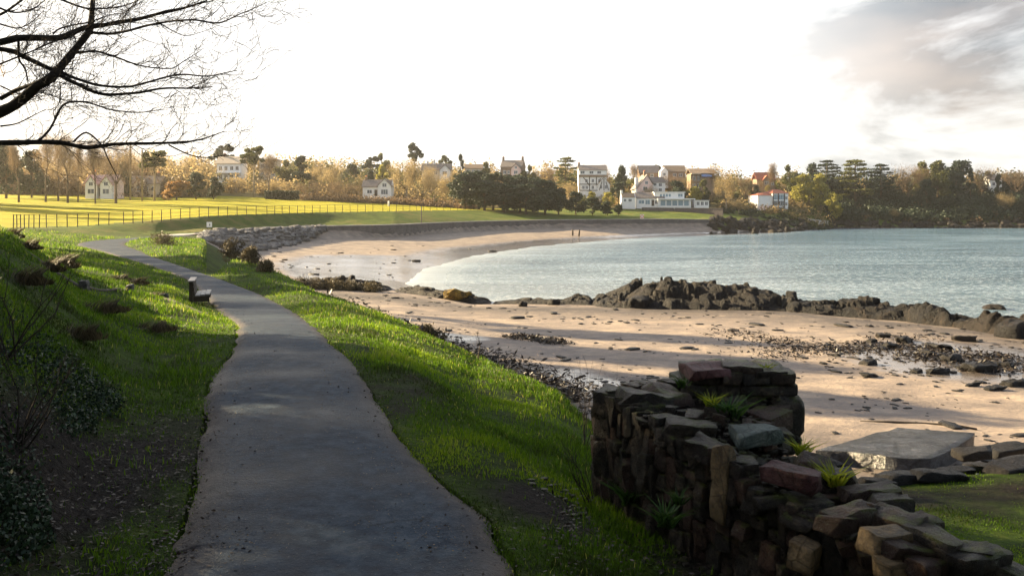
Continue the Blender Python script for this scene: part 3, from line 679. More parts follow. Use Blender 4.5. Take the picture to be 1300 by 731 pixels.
T('conifer', 585, 195, 14, 330, 'narrow pointed conifer on the skyline above the evergreen clump')
T('ivy', 617, 203, 16, 325, 'short ivy clad tree left of the two chimneyed brick house')
T('round_olive', 672, 206, 24, 322, 'olive tree just right of the two chimneyed brick house')
T('bare', 694, 209, 30, 326, 'brown bare tree left of the tiered cedar')
T('cedar', 718, 198, 36, 312, 'tiered cedar on the skyline left of the timbered house')
T('bare_gold', 722, 228, 36, 284, 'golden bare tree at the foot of the tiered cedar')
T('bare', 600, 212, 30, 335, 'brown tree behind the evergreen clump, right of the narrow conifer')
T('bare', 640, 222, 26, 312, 'brown bare tree peeping over the clump below the brick house')
# dark clump
_ord = ['first', 'second', 'third', 'fourth', 'fifth', 'sixth', 'seventh', 'eighth', 'ninth', 'tenth']
for i, (px, tp, w, D) in enumerate(sorted(((590, 214, 44, 238), (608, 213, 40, 246), (626, 216, 40, 240), (644, 219, 40, 247), (660, 218, 40, 240), (677, 222, 40, 248), (692, 225, 38, 241), (668, 230, 46, 236), (615, 226, 44, 235), (640, 230, 44, 234)))):
    T('round_dark', px, tp, w * 1.35, D, _ord[i] + ' dark blue green evergreen from the left in the dense clump behind the promenade', group='dense clump of dark evergreens behind the promenade')
for px, tp, w, D, lb in ((709, 236, 34, 246, 'dark shrubby evergreen where the clump steps down to the right'), (731, 241, 32, 248, 'dark rounded evergreen below the timbered house'),
                     (752, 248, 30, 250, 'low dark evergreen third from the right end of the clump'), (771, 254, 26, 252, 'low dark bush second from the right end of the clump'), (785, 258, 18, 254, 'smallest dark bush at the right end of the clump')):
    T('round_dark', px, tp, w, D, lb)
# middle slope
T('bare', 768, 204, 24, 325, 'tall brown bare tree right of the timbered house')
T('round_dark', 789, 207, 20, 326, 'dark round tree between the brown bare tree and the gabled cottage')
T('bare_tall', 806, 203, 14, 330, 'small forked bare tree on the skyline above the gabled cottage')
T('round_dark', 785, 228, 26, 292, 'dark bushy evergreen below and right of the timbered house')
T('yellow', 772, 243, 26, 280, 'yellow green rounded shrub left of the small white outbuilding', 'shrub')
T('yellow', 752, 241, 18, 286, 'yellow shrub directly under the timbered house', 'shrub')
T('round_dark', 858, 227, 34, 291, 'dark green tree right of the gabled cottage above the modern white house')
T('yellow', 882, 234, 28, 290, 'bright yellow green shrub above the modern white house annex', 'shrub')
T('bare', 905, 202, 32, 312, 'leaning dark bare tree with a round crown right of the blue balcony house')
T('bare_gold', 922, 216, 34, 286, 'large pale golden bare tree right of the modern white house')
T('bare', 946, 219, 26, 312, 'brown bare tree between the pale golden tree and the red roofed house')
T('bare_tall', 985, 203, 26, 326, 'tall bare tree beside the red roofed house')
T('round_dark', 898, 246, 18, 288, 'small dark bush right of the annex of the modern white house', 'shrub')
T('bare_gold', 938, 252, 26, 282, 'low golden bramble like tree above the stone breakwater')
T('round_dark', 958, 232, 18, 318, 'small dark evergreen left of the red roofed house')
T('yellow', 975, 232, 12, 322, 'small bright green shrub below the red roofed house', 'shrub')
T('round_olive', 835, 208, 26, 345, 'olive tree behind the dark roofed skyline house')
T('bare', 858, 206, 28, 350, 'brown tree behind the brown roofed skyline house')
T('bare_gold', 826, 232, 26, 296, 'pale golden bare tree in front of the cream gabled cottage')
T('bare', 852, 216, 26, 305, 'brown bare tree in front of the brown roofed skyline house')
T('round_olive', 893, 226, 20, 298, 'olive tree in front of the blue balcony house')
T('bare_gold', 870, 222, 22, 302, 'golden bare tree between the brown roofed and the blue balcony houses')
T('bare', 968, 224, 20, 320, 'brown bare tree in front of the red roofed house')
T('bare_gold', 548, 206, 30, 300, 'golden bare tree in front of the low skyline house')
T('bare_gold', 455, 222, 28, 270, 'golden bare tree behind the left end of the white gabled cottage')
T('bare_gold', 260, 202, 44, 258, 'golden bare tree partly hiding the left side of the white villa')
T('bare', 182, 200, 44, 232, 'brown bare tree partly hiding the low tan house')
# headland
T('round_olive', 1003, 205, 30, 345, 'olive tree nearest the tall bare tree of the red roofed house')
T('round_dark', 1030, 204, 28, 352, 'dark tree behind the yellow trees right of the boathouse')
T('yellow', 1016, 216, 40, 322, 'sunlit yellow tree directly right of the boathouse roof', group='sunlit yellow trees right of the boathouse')
T('yellow', 1042, 219, 36, 322, 'sunlit yellow tree left of the first headland cedar', group='sunlit yellow trees right of the boathouse')
T('yellow', 1061, 240, 26, 314, 'small bright yellow tree at the water edge of the headland')
T('cedar', 1050, 202, 44, 346, 'first cedar on the headland, above the yellow trees')
T('cedar', 1086, 201, 50, 336, 'largest tiered cedar on the headland')
T('cedar', 1118, 207, 44, 338, 'dark tiered cedar right of the largest cedar')
T('bare', 1153, 200, 54, 338, 'broad russet brown tree right of the headland cedars')
T('ivy', 1171, 202, 26, 345, 'olive tree behind the right side of the broad russet tree')
T('ivy', 1191, 199, 34, 336, 'tall ivy clad tree with yellow stems on the headland')
T('ivy_dark', 1214, 203, 30, 338, 'dark tower like ivy clad tree on the headland')
T('conifer', 1232, 212, 18, 340, 'small pointed conifer right of the dark tower like tree')
T('bare', 1247, 206, 34, 340, 'brown bare tree left of the white headland house')
T('round_olive', 1256, 214, 28, 352, 'olive tree right behind the brown bare tree of the white headland house')
T('conifer', 1268, 220, 16, 334, 'narrow dark conifer in front of the white headland house')
T('bare', 1291, 209, 44, 340, 'brown tree at the far right edge of the headland')
T('bare_gold', 1276, 240, 32, 320, 'pale round bare tree low at the right end of the headland')
T('round_dark', 1297, 246, 26, 318, 'dark bush at the far right edge near the water')
T('bare_gold', 1135, 262, 16, 313, 'small pale bush at the water line of the headland', 'shrub')
T('round_dark', 1176, 224, 26, 330, 'dark bushy evergreen below the tall ivy clad tree')

for i, (px, D, tp, w, kd) in enumerate([(-34, 150, 150, 60, 'bare'), (-52, 168, 150, 60, 'round_dark'), (-80, 150, 145, 60, 'bare'), (-105, 172, 145, 60, 'round_olive'), (-140, 155, 140, 70, 'bare'), (-180, 165, 140, 80, 'round_dark'), (-45, 136, 155, 40, 'bare_tall')]):
    T(kd, px, tp, w, D, ['bare tree', 'dark evergreen', 'second bare tree', 'olive tree', 'third bare tree', 'second dark evergreen', 'tall thin bare tree'][i] + ' of the wood just outside the left edge', group='lawn edge wood left of the picture')
# clipped hedge on the lawn
def hedge():
    D = 238; x0 = (337 - 650) / F * D; x1 = (379 - 650) / F * D; z = gz((x0 + x1) / 2, D)
    r = np.random.default_rng(5); n = 3500; P = np.stack([r.uniform(x0, x1, n), r.uniform(D - 1.2, D + 1.2, n), z + r.uniform(0, 2.6, n)], 1)
    V, Fq = leaf_quads(P, 0.22, 0.8, 5); h = mesh_np('clipped_hedge', V, Fq, M['leaf_dark'], attrs={'tint': np.repeat(r.random(n) * .5, 4)})
    tag(h, 'long dark clipped hedge at the back of the lawn', 'hedge')
hedge()

# scrub and undergrowth that nobody could count
def scrub(name, label, n, cfun, size, mat, seed, hmax, blob=2.2, per=60):
    r = np.random.default_rng(seed); c = cfun(r, n // per); pts = []; zz = terrain(c[:, 0], c[:, 1])[0]
    for (x, y, s), z in zip(c, zz):
        m = per; d = r.normal(size=(m, 3)); d /= np.linalg.norm(d, axis=1)[:, None]; d[:, 2] = abs(d[:, 2])
        q = d * (0.25 + 0.75 * r.random(m))[:, None] * np.array([blob * s, blob * s, hmax * s]) + np.array([x, y, z]); pts.append(q)
    P = np.concatenate(pts); V, Fq = leaf_quads(P, size, 0.75, seed); t = np.repeat(np.clip(np.repeat(r.random(len(c)), per) * .6 + r.random(len(P)) * .4, 0, 1), 4)
    tag(mesh_np(name, V, Fq, mat, attrs={'tint': t}), label, kind='stuff')
def area(c0, c1, d0, d1, smin=0.6, smax=1.4):
    def f(r, m):
        c = r.uniform(c0, c1, m); D = r.uniform(d0, d1, m); return np.stack([(c - 650) / F * D, D, r.uniform(smin, smax, m)], 1)
    return f
scrub('headland_undergrowth', 'dark undergrowth covering the bank of the headland', 70000, area(1052, 1330, 313, 352), 0.42, M['leaf_dark'], 31, 3.6, 2.8, 100)
scrub('headland_brambles', 'brown brambles among the dark undergrowth of the headland', 4000, area(1050, 1330, 312, 350), 0.36, M['twig_brown'], 32, 2.4, 2.2)
scrub('hillside_scrub', 'brown and golden scrub between the hillside houses', 44000, area(560, 1050, 290, 350), 0.34, M['twig_gold'], 33, 3.4, 2.4, 110)
scrub('hillside_bushes', 'green bushes scattered between the hillside houses', 16000, area(560, 1050, 288, 350), 0.36, M['leaf_olive'], 34, 2.2, 2.2)
scrub('wood_edge_scrub', 'brown scrub along the wooded back of the lawn', 60000, area(-30, 590, 262, 330), 0.34, M['twig_gold'], 35, 5.0, 2.8, 150)
scrub('wood_edge_brush', 'olive brush along the wooded back of the lawn', 26000, area(-30, 590, 262, 330), 0.34, M['leaf_olive'], 39, 5.0, 2.6, 150)
scrub('left_wood', 'golden brown wood rising behind the lawn on the left', 46000, area(-40, 262, 228, 262, .6, 1.2), 0.36, M['twig_gold'], 43, 9.5, 3.0, 230)
scrub('left_wood_branches', 'brown branches of the wood behind the lawn on the left', 20000, area(-40, 250, 222, 255, .6, 1.2), 0.36, M['twig_brown'], 44, 8.5, 2.8, 200)
scrub('lawn_edge_brambles', 'low brown brambles along the back edge of the lawn', 16000, area(372, 600, 243, 256), 0.26, M['twig_brown'], 40, 2.2, 2.0, 80)
scrub('headland_wood', 'solid dark wood filling the headland behind the nearer trees', 40000, area(1000, 1330, 346, 366, .7, 1.2), 0.5, M['leaf_dark'], 41, 9.0, 3.6, 260)
scrub('slope_wood', 'green and golden wood behind the skyline houses', 30000, area(360, 1000, 340, 362, .6, 1.2), 0.45, M['leaf_olive'], 42, 8.0, 3.2, 220)
scrub('ridge_trees', 'hazy far woodland along the ridge', 60000, area(-60, 1320, 350, 400, 0.6, 1.3), 0.45, M['twig_gold'], 36, 9.0, 3.6, 260)
scrub('breakwater_weeds', 'dark weeds on the stone bank below the boathouse', 6000, area(915, 1050, 278, 296, .4, .9), 0.30, M['leaf_dark'], 37, 1.6, 1.8)
# ------------------------------------------------------------------ buildings
M['white'] = simple('white_render', (0.80, 0.79, 0.77), 0.7, 0.3, 0.06, 0.8, 0.01)
M['cream'] = simple('cream_render', (0.62, 0.50, 0.36), 0.8, 0.2, 0.1, 0.8, 0.01)
M['pinkw'] = simple('pale_pink_render', (0.80, 0.60, 0.54), 0.8, 0.2, 0.08, 0.8, 0.01)
M['pinkroof'] = simple('pinkish_tiles', (0.52, 0.34, 0.30), 0.8, 0.2, 0.2, 1.5, 0.03)
M['slate'] = simple('grey_brown_slates', (0.20, 0.17, 0.15), 0.6, 0.4, 0.3, 1.4, 0.03)
M['redroof'] = simple('red_clay_tiles', (0.36, 0.12, 0.07), 0.7, 0.3, 0.25, 1.4, 0.03)
M['brick'] = simple('warm_brick', (0.24, 0.17, 0.12), 0.8, 0.2, 0.25, 1.2, 0.02)
M['timber'] = simple('dark_timber', (0.05, 0.04, 0.035), 0.7, 0.3, 0.2, 2, 0.01)
M['brown'] = simple('brown_band', (0.26, 0.19, 0.13), 0.7, 0.3, 0.2, 1.5, 0.01)
M['frame'] = simple('white_frame', (0.78, 0.78, 0.78), 0.5, 0.4, 0.03)
M['glass'] = simple('window_glass', (0.05, 0.07, 0.09), 0.08, 0.8, 0.2, 0.5)
M['blueglass'] = simple('bluish_glass', (0.14, 0.24, 0.30), 0.1, 0.8, 0.2, 0.5)
M['stonewall'] = simple('grey_garden_stone', (0.12, 0.10, 0.10), 0.85, 0.2, 0.35, 2.0, 0.06)
M['orange'] = simple('orange_paint', (0.75, 0.22, 0.06), 0.5, 0.4, 0.1)
M['bluep'] = simple('blue_awning', (0.22, 0.32, 0.62), 0.6, 0.3, 0.1)

def win(root, x, z, w, h, y, fr='frame', gl='glass', bars=1, name='window'):
    m = MB(); t = 0.09
    m.box(x - w / 2, x + w / 2, y - 0.06, y + 0.02, z, z + t); m.box(x - w / 2, x + w / 2, y - 0.06, y + 0.02, z + h - t, z + h)
    m.box(x - w / 2, x - w / 2 + t, y - 0.06, y + 0.02, z + t, z + h - t); m.box(x + w / 2 - t, x + w / 2, y - 0.06, y + 0.02, z + t, z + h - t)
    for b in range(bars):
        bx = x - w / 2 + w * (b + 1) / (bars + 1); m.box(bx - .035, bx + .035, y - 0.055, y + 0.015, z + t, z + h - t)
    f = m.build(name, M[fr], root); MB().box(x - w / 2 + t, x + w / 2 - t, y - 0.035, y - 0.015, z + t, z + h - t).build('pane', M[gl], f); return f
def door(root, x, z, w, h, y, mat='timber'):
    d = MB().box(x - w / 2, x + w / 2, y - 0.08, y + 0.02, z, z + h).build('door', M[mat], root)
    MB().box(x + w / 2 - .18, x + w / 2 - .12, y - .14, y - .08, z + h * .45, z + h * .5).build('handle', M['frame'], d)
def gable_x(m, x0, x1, y0, y1, ze, zr, ov=0.3, th=0.18):
    """roof with its ridge along x: two thick slopes"""
    ym = (y0 + y1) / 2; s = (zr - ze) / (ym - y0)
    m.add([(x0-ov,y0-ov,ze-ov*s),(x1+ov,y0-ov,ze-ov*s),(x1+ov,ym,zr),(x0-ov,ym,zr),(x0-ov,y0-ov,ze-ov*s+th),(x1+ov,y0-ov,ze-ov*s+th),(x1+ov,ym,zr+th),(x0-ov,ym,zr+th)],
          [(0,3,2,1),(4,5,6,7),(0,1,5,4),(1,2,6,5),(2,3,7,6),(3,0,4,7)])
    m.add([(x0-ov,y1+ov,ze-ov*s),(x1+ov,y1+ov,ze-ov*s),(x1+ov,ym+.004,zr),(x0-ov,ym+.004,zr),(x0-ov,y1+ov,ze-ov*s+th),(x1+ov,y1+ov,ze-ov*s+th),(x1+ov,ym+.004,zr+th),(x0-ov,ym+.004,zr+th)],
          [(0,1,2,3),(7,6,5,4),(4,5,1,0),(5,6,2,1),(6,7,3,2),(7,4,0,3)])
def gable_y(m, x0, x1, y0, y1, ze, zr, ov=0.3, th=0.18):
    xm = (x0 + x1) / 2; s = (zr - ze) / (xm - x0)
    for a, sg in ((x0, -1), (x1, 1)):
        xa = a + sg * ov; za = ze - ov * s; xb = xm + sg * 0.002
        m.add([(xa,y0-ov,za),(xa,y1,za),(xb,y1,zr),(xb,y0-ov,zr),(xa,y0-ov,za+th),(xa,y1,za+th),(xb,y1,zr+th),(xb,y0-ov,zr+th)],
              [(0,3,2,1),(4,5,6,7),(0,1,5,4),(1,2,6,5),(2,3,7,6),(3,0,4,7)])
def wall_gx(x0, x1, y0, y1, ze, zr, z0=-2.0):
    ym = (y0 + y1) / 2; return MB().add([(x0,y0,z0),(x0,y1,z0),(x0,y1,ze),(x0,ym,zr),(x0,y0,ze),(x1,y0,z0),(x1,y1,z0),(x1,y1,ze),(x1,ym,zr),(x1,y0,ze)],
        [(0,1,2,3,4),(9,8,7,6,5),(0,4,9,5),(2,1,6,7),(4,3,8,9),(3,2,7,8),(1,0,5,6)])
def wall_gy(x0, x1, y0, y1, ze, zr, z0=-2.0):
    return MB().prism([(x0, z0), (x1, z0), (x1, ze), ((x0 + x1) / 2, zr), (x0, ze)], y0, y1)
def chim(root, x, y, z0, z1, w=0.7, mat='brick'):
    c = MB().box(x - w / 2, x + w / 2, y - w / 2, y + w / 2, z0, z1).build('chimney', M[mat], root); mp = MB()
    for k in (-1, 1): mp.tube([(x + k * w * .22, y, z1), (x + k * w * .22, y, z1 + .35)], 0.11, 6)
    mp.build('chimney_pot', M['orange' if mat == 'brick' else 'brown'], c)
def house(name, label, c0, c1, row, D, rz=0.0, cat='house', group=None):
    """root at the middle of the front wall's foot; returns root and width in metres"""
    x = ((c0 + c1) / 2 - 650) / F * D; z = EYE - (row - 262) / F * D
    return thing(name, label, cat, (x, D, z), R(rz), group), (c1 - c0) / F * D

def far_houses():
    # pink twin-gabled cottage by the lawn
    r, w = house('cottage', 'pale pink cottage with twin front gables at the back of the lawn', 106, 144, 249, 205); h = w / 2
    wall_gx(-h, h, 1.2, 5.5, 3.4, 5.2).build('wall', M['pinkw'], r); m = MB(); gable_x(m, -h, h, 1.2, 5.5, 3.4, 5.2); m.build('roof', M['pinkroof'], r)
    for s in (-1, 1):
        a, b = s * h * .5 - 1.45, s * h * .5 + 1.45
        wall_gy(a, b, 0, 3, 3.0, 5.0).build('gable_wall', M['white'], r); m = MB(); gable_y(m, a, b, 0, 3.3, 3.0, 5.0); m.build('roof', M['pinkroof'], r)
        win(r, s * h * .5, 0.5, 1.7, 1.3, 0); win(r, s * h * .5, 2.5, 1.1, 1.0, 0)
    door(r, 0, 0, 0.8, 2.0, 1.2); chim(r, -h * .7, 3.3, 4.2, 6.2)
    # hazy brown cottage
    r, w = house('house', 'low tan house half hidden behind the two pale poles', 158, 203, 247, 225); h = w / 2
    wall_gx(-h, h, 0, 6, 3.0, 5.0).build('wall', M['cream'], r); m = MB(); gable_x(m, -h, h, 0, 6, 3.0, 5.0); m.build('roof', M['brown'], r)
    for k in (-3.2, -1.1, 1.1, 3.2): win(r, k, 0.9, 1.1, 1.3, 0)
    wall_gy(-1.9, 1.4, -.8, 3, 2.9, 4.7).build('gable_wall', M['cream'], r); m = MB(); gable_y(m, -1.9, 1.4, -.8, 3, 2.9, 4.7); m.build('roof', M['brown'], r); win(r, -.25, 0.9, 1.6, 1.4, -.8); chim(r, 3.2, 3, 4, 6)
    # white villa on the left slope
    r, w = house('villa', 'large hazy white villa high on the left slope', 275, 306, 230, 288); h = w / 2
    MB().box(-h, h, 0, 7, -4, 6.3).build('wall', M['white'], r); m = MB(); gable_x(m, -h, h, 0, 7, 6.3, 8.6, .5); m.build('roof', M['cream'], r)
    for k in (-2.9, -1, 1, 2.9): win(r, k, 3.7, 1.2, 1.5, 0); win(r, k, 0.6, 1.2, 1.7, 0)
    MB().box(-h, h, -1.4, 0, 2.7, 2.95).build('balcony', M['white'], r); chim(r, -2.6, 3.5, 7.4, 9.8)
    r, w = house('apartment_block', 'hazy pale block with flat roof right of the white villa', 329, 351, 236, 292); h = w / 2
    MB().box(-h, h, 0, 6, -4, 9.0).build('wall', M['cream'], r); MB().box(-h - .3, h + .3, -.5, 6.4, 9.0, 9.35).build('roof', M['brown'], r)
    for z in (1, 3.6, 6.2):
        for k in (-1.8, 0, 1.8): win(r, k, z, 1.2, 1.5, 0)
    MB().box(-h - .6, h + .6, -.9, 0, 5.4, 5.6).build('balcony', M['brown'], r)
    # white gabled cottage above the fence
    r, w = house('cottage', 'white cottage with one big front gable beside the willow like tree', 460, 497, 249, 258); h = w / 2
    wall_gx(-h, h, .6, 6, 3.0, 5.1).build('wall', M['white'], r); m = MB(); gable_x(m, -h, h - .5, .6, 6, 3.0, 5.1); m.build('roof', M['slate'], r)
    wall_gy(h - 4.2, h - .1, -.3, 4, 3.2, 5.3).build('gable_wall', M['white'], r); m = MB(); gable_y(m, h - 4.2, h - .1, -.3, 4, 3.2, 5.3); m.build('roof', M['slate'], r)
    win(r, h - 2.15, 0.5, 2.2, 1.6, -.3, bars=2); win(r, h - 2.15, 2.8, 1.4, 1.2, -.3); win(r, -2.4, 0.8, 1.6, 1.2, .6); door(r, -.4, 0, .9, 2, .6); chim(r, -h + .7, 3.3, 4.4, 6.2)
    # low skyline house
    r, w = house('house', 'low skyline house with long grey roof and small gable right of the tallest pine', 535, 572, 224, 322); h = w / 2
    wall_gx(-h, h, 1, 7, 2.6, 5.0).build('wall', M['cream'], r); m = MB(); gable_x(m, -h, h, 1, 7, 2.6, 5.0); m.build('roof', M['slate'], r)
    wall_gy(1.5, h - .2, 0, 4, 2.4, 4.4).build('gable_wall', M['white'], r); m = MB(); gable_y(m, 1.5, h - .2, 0, 4, 2.4, 4.4); m.build('roof', M['slate'], r)
    win(r, 3.4, .6, 1.8, 1.4, 0); win(r, -2.8, .8, 1.4, 1.2, 1); win(r, -.2, .8, 1.4, 1.2, 1); chim(r, -1, 4, 4.6, 6.4, mat='white'); chim(r, -3.6, 4, 4.4, 6.0, mat='white')
    r, w = house('house', 'long low tan roofed house on the skyline above the evergreen clump', 590, 612, 222, 330); h = w / 2
    wall_gx(-h, h, 0, 6, 2.6, 4.2).build('wall', M['cream'], r); m = MB(); gable_x(m, -h, h, 0, 6, 2.6, 4.2); m.build('roof', M['brown'], r)
    for k in (-2, 0, 2): win(r, k, .8, 1.2, 1.2, 0)
    # brick house with two chimneys
    r, w = house('brick_house', 'brick house with grey roof and a chimney at each end on the skyline', 635, 663, 223, 325, -14); h = w / 2
    wall_gx(-h, h, 0, 6, 3.4, 6.0).build('wall', M['brick'], r); m = MB(); gable_x(m, -h, h, 0, 6, 3.4, 6.0, .15); m.build('roof', M['slate'], r)
    chim(r, -h + .4, 3, 5.2, 7.5); chim(r, h - .4, 3, 5.2, 7.5)
    wall_gy(.2, h - .3, -1, 3, 2.6, 4.6).build('gable_wall', M['pinkw'], r); m = MB(); gable_y(m, .2, h - .3, -1, 3, 2.6, 4.6); m.build('roof', M['slate'], r)
    win(r, 2.1, .5, 1.5, 1.4, -1); win(r, 2.1, 2.6, 1.0, 1.0, -1); win(r, -2.6, .6, 1.3, 1.4, 0); win(r, -1, .6, 1.0, 1.4, 0)
    # timbered white house
    r, w = house('timbered_house', 'tall white house with dark timber framing, a brown band and a right hand gable', 735, 773, 242, 300); h = w / 2
    wall_gx(-h, h - .8, 0, 6.5, 7.4, 9.2, -4).build('wall', M['white'], r); m = MB(); gable_x(m, -h, h - .8, 0, 6.5, 7.4, 9.2, .2); m.build('roof', M['slate'], r)
    MB().box(-h - .25, h - .5, -.35, 0, 4.9, 5.7).build('brown_band', M['brown'], r)
    wall_gy(h - 4.1, h + .3, -.9, 4, 2.2, 4.7).build('gable_wall', M['white'], r); m = MB(); gable_y(m, h - 4.1, h + .3, -.9, 4, 2.2, 4.7, .25); m.build('roof', M['brown'], r)
    for x0, z0, x1, z1 in ((-h + .1, 0, -h + .1, 4.9), (-h + 1.6, 4.8, -h + 4.0, 1.6), (-1.6, 0, -1.6, 4.9), (.9, 2, .9, 4.9), (-h, 2.3, h - 3.6, 2.3), (1.3, 1.0, 2.4, 4.4), (-h, .05, h, .05)):
        MB().bar((x0, -.04, z0), (x1, -.04, z1), .28, .12, up=(0, 1, 0)).build('timber_beam', M['timber'], r)
    for a, b in (((h - 3.6, .1), (h - 2.6, 3.2)), ((h - 1.9, .1), (h - 1.9, 4.2)), ((h - 1.2, 3.2), (h - .2, .1))):
        MB().bar((a[0], -.94, a[1]), (b[0], -.94, b[1]), .26, .12, up=(0, 1, 0)).build('timber_beam', M['timber'], r)
    for k in (-4.1, -.9, 1.9): win(r, k, 6.0, 1.5, 1.1, 0)
    for k in (-2.7, -.4, 2.0): win(r, k, 2.9, 1.0, 1.3, 0)
    for k in (-3.8, -2.6, -.4): win(r, k, .5, 1.0, 1.3, 0)
    win(r, h - 2.9, .6, .9, 1.3, -.9); win(r, h - 1.2, .6, .9, 1.3, -.9); chim(r, -h + .3, 3.2, 8.4, 10.2)
    # low white house with grey roof
    r, w = house('seaside_house', 'low white house with long grey roof in front of the gabled cottage', 808, 843, 261.5, 283); h = w / 2
    wall_gx(-h, h, 0, 6, 2.7, 4.6).build('wall', M['white'], r); m = MB(); gable_x(m, -h, h, 0, 6, 2.7, 4.6, .25); m.build('roof', M['slate'], r)
    win(r, -3.0, .7, 1.9, 1.3, 0, gl='blueglass'); win(r, -.9, .5, 1.7, 1.6, 0, gl='blueglass'); door(r, .9, 0, .9, 2.1, 0); win(r, 2.2, .6, 1.3, 1.4, 0); MB().box(h - 1.5, h - .1, -.09, -.02, 0, 2.4).build('shutter', M['brown'], r); chim(r, -h + .3, 3, 4.2, 5.9, mat='white')
    r, w = house('outbuilding', 'small white outbuilding with two stepped gables left of the low white house', 789, 807, 258, 281); h = w / 2
    wall_gx(-h, h, 0, 4, 1.9, 3.4).build('wall', M['white'], r); m = MB(); gable_x(m, -h + .3, h - .3, 0, 4, 1.9, 3.4, .05); m.build('roof', M['brown'], r); chim(r, -h + .3, 2, 3.0, 4.4, mat='white'); win(r, .5, .5, 1.2, 1.0, 0); win(r, -1.2, .5, .9, 1.0, 0)
    # gabled cottage higher up
    r, w = house('gabled_cottage', 'cream cottage with steep swooping gables above the low white house', 808, 846, 243, 303, 10); h = w / 2
    MB().prism([(-h + .4, -3), (.4, -3), (.4, 2.6), (-1.6, 5.8), (-h - .2, .6)], 0, 6).build('wall', M['pinkw'], r); m = MB()
    m.bar((-h - .6, 3, .5), (-1.6, 3, 6.1), 6.6, .25); m.bar((-1.6, 3, 6.1), (.8, 3, 2.6), 6.6, .25); m.build('roof', M['slate'], r)
    wall_gx(.4, h, .6, 5, 3.4, 5.2, -3).build('side_wall', M['white'], r); m = MB(); gable_x(m, .4, h, .6, 5, 3.4, 5.2); m.build('roof', M['slate'], r)
    win(r, -2.4, .3, 1.6, 1.4, 0); win(r, -1.9, 2.6, 1.1, 1.1, 0); win(r, 1.6, 2.0, 1.2, 1.1, .6); win(r, 3.6, 1.8, 1.3, 1.2, .6); win(r, 3.6, 0, 1.3, 1.2, .6); chim(r, -2.0, 2, 5.0, 7.4); chim(r, -h + .5, 2, 1.4, 5.0, 1.1, 'white')
    # modern white house
    r, w = house('modern_house', 'modern white two storey house with flat roofs and wide blue glass', 832, 882, 262, 282); h = w / 2
    MB().box(-h + 1.2, h - 1.2, 0, 8, -1, 2.7).build('wall', M['white'], r); MB().box(-h + .6, h, -.9, 0, 2.35, 2.65).build('terrace_roof', M['white'], r)
    MB().box(-h, h - 3.2, 1.6, 8, 2.7, 4.7).build('upper_wall', M['white'], r); MB().box(-h - .3, h - 2.9, 1.2, 8.3, 4.7, 4.95).build('roof', M['white'], r)
    for k in range(4): win(r, -h + 2.2 + k * 1.0, 3.2, .9, 1.1, 1.6, gl='blueglass', bars=0)
    win(r, h - 4.6, 3.2, 1.7, 1.1, 1.6, gl='blueglass')
    for k in range(5): win(r, -h + 2.6 + k * 2.0, .15, 1.8, 1.95, 0, gl='blueglass', bars=0)
    for k in (-h + .8, h - .2): MB().box(k - .12, k + .12, -.85, -.6, -1, 2.34).build('post', M['white'], r)
    r, w = house('annex', 'single storey white glazed annex right of the modern white house', 883, 900, 262, 281); h = w / 2
    MB().box(-h, h, 0, 5, -1, 1.9).build('wall', M['white'], r); MB().box(-h - .2, h + .2, -.3, 5.2, 1.9, 2.1).build('roof', M['white'], r)
    for k in (-1.4, 0, 1.4): win(r, k, .3, 1.1, 1.3, 0)
    # skyline houses in the middle
    r, w = house('house', 'dark roofed skyline house above the cream gabled cottage', 812, 837, 226, 332); h = w / 2
    wall_gx(-h, h, 0, 7, 2.2, 5.0, -3).build('wall', M['brick'], r); m = MB(); gable_x(m, -h, h, 0, 7, 2.2, 5.0, .4); m.build('roof', M['slate'], r); win(r, 1, .4, 1.4, 1.2, 0); win(r, -1.8, .4, 1.4, 1.2, 0)
    r, w = house('house', 'brown roofed skyline house with a white side wing left of the blue balcony house', 840, 870, 226, 325); h = w / 2
    wall_gx(-h + 1.5, h, 0, 7, 2.6, 4.9, -4).build('wall', M['brick'], r); m = MB(); gable_x(m, -h + 1.5, h, 0, 7, 2.6, 4.9, .4); m.build('roof', M['brown'], r)
    wall_gy(-h - .4, -h + 2.4, -.5, 4, 2.6, 4.2, -4).build('side_wing', M['white'], r); win(r, -h + 1, .8, 1, 1.2, -.5); win(r, .5, .5, 1.4, 1.3, 0); win(r, 2.8, .5, 1.4, 1.3, 0)
    r, w = house('balcony_house', 'brown house with a blue balcony canopy beside the leaning bare tree', 877, 907, 238, 310); h = w / 2
    MB().box(-h, h, 0, 7, -4, 5.2).build('wall', M['brick'], r); m = MB(); gable_x(m, -h, h, -.5, 7, 5.3, 7.0, .4); m.build('roof', M['brown'], r)
    MB().box(-h, -.9, -1.3, -.02, 4.9, 5.15).build('balcony_roof', M['cream'], r); MB().prism([(-.5, 4.0), (3.3, 4.0), (3.3, 4.6), (1.2, 5.0), (-.5, 4.9)], -.7, -.02).build('balcony_canopy', M['bluep'], r)
    for k in (-3.6, -2.4, -1.2): MB().box(k - .1, k + .1, -1.2, -1.0, -2, 4.89).build('post', M['timber'], r)
    for k in (-3.2, -1.6): win(r, k, 2.6, 1.1, 1.6, 0); win(r, k, -.2, 1.1, 1.6, 0)
    r, w = house('red_roofed_house', 'house with red tiled roof on the skyline above the boathouse', 961, 984, 238, 332); h = w / 2
    MB().box(-h, h, 0, 6, -4, 3.4).build('wall', M['brick'], r); m = MB(); gable_x(m, -h, h, 0, 6, 3.4, 6.0, .4); m.build('roof', M['redroof'], r); wall_gy(-1.6, 1.6, -.8, 3, 2.8, 4.6, -4).build('gable_wall', M['brick'], r); m = MB(); gable_y(m, -1.6, 1.6, -.8, 3, 2.8, 4.6); m.build('roof', M['redroof'], r)
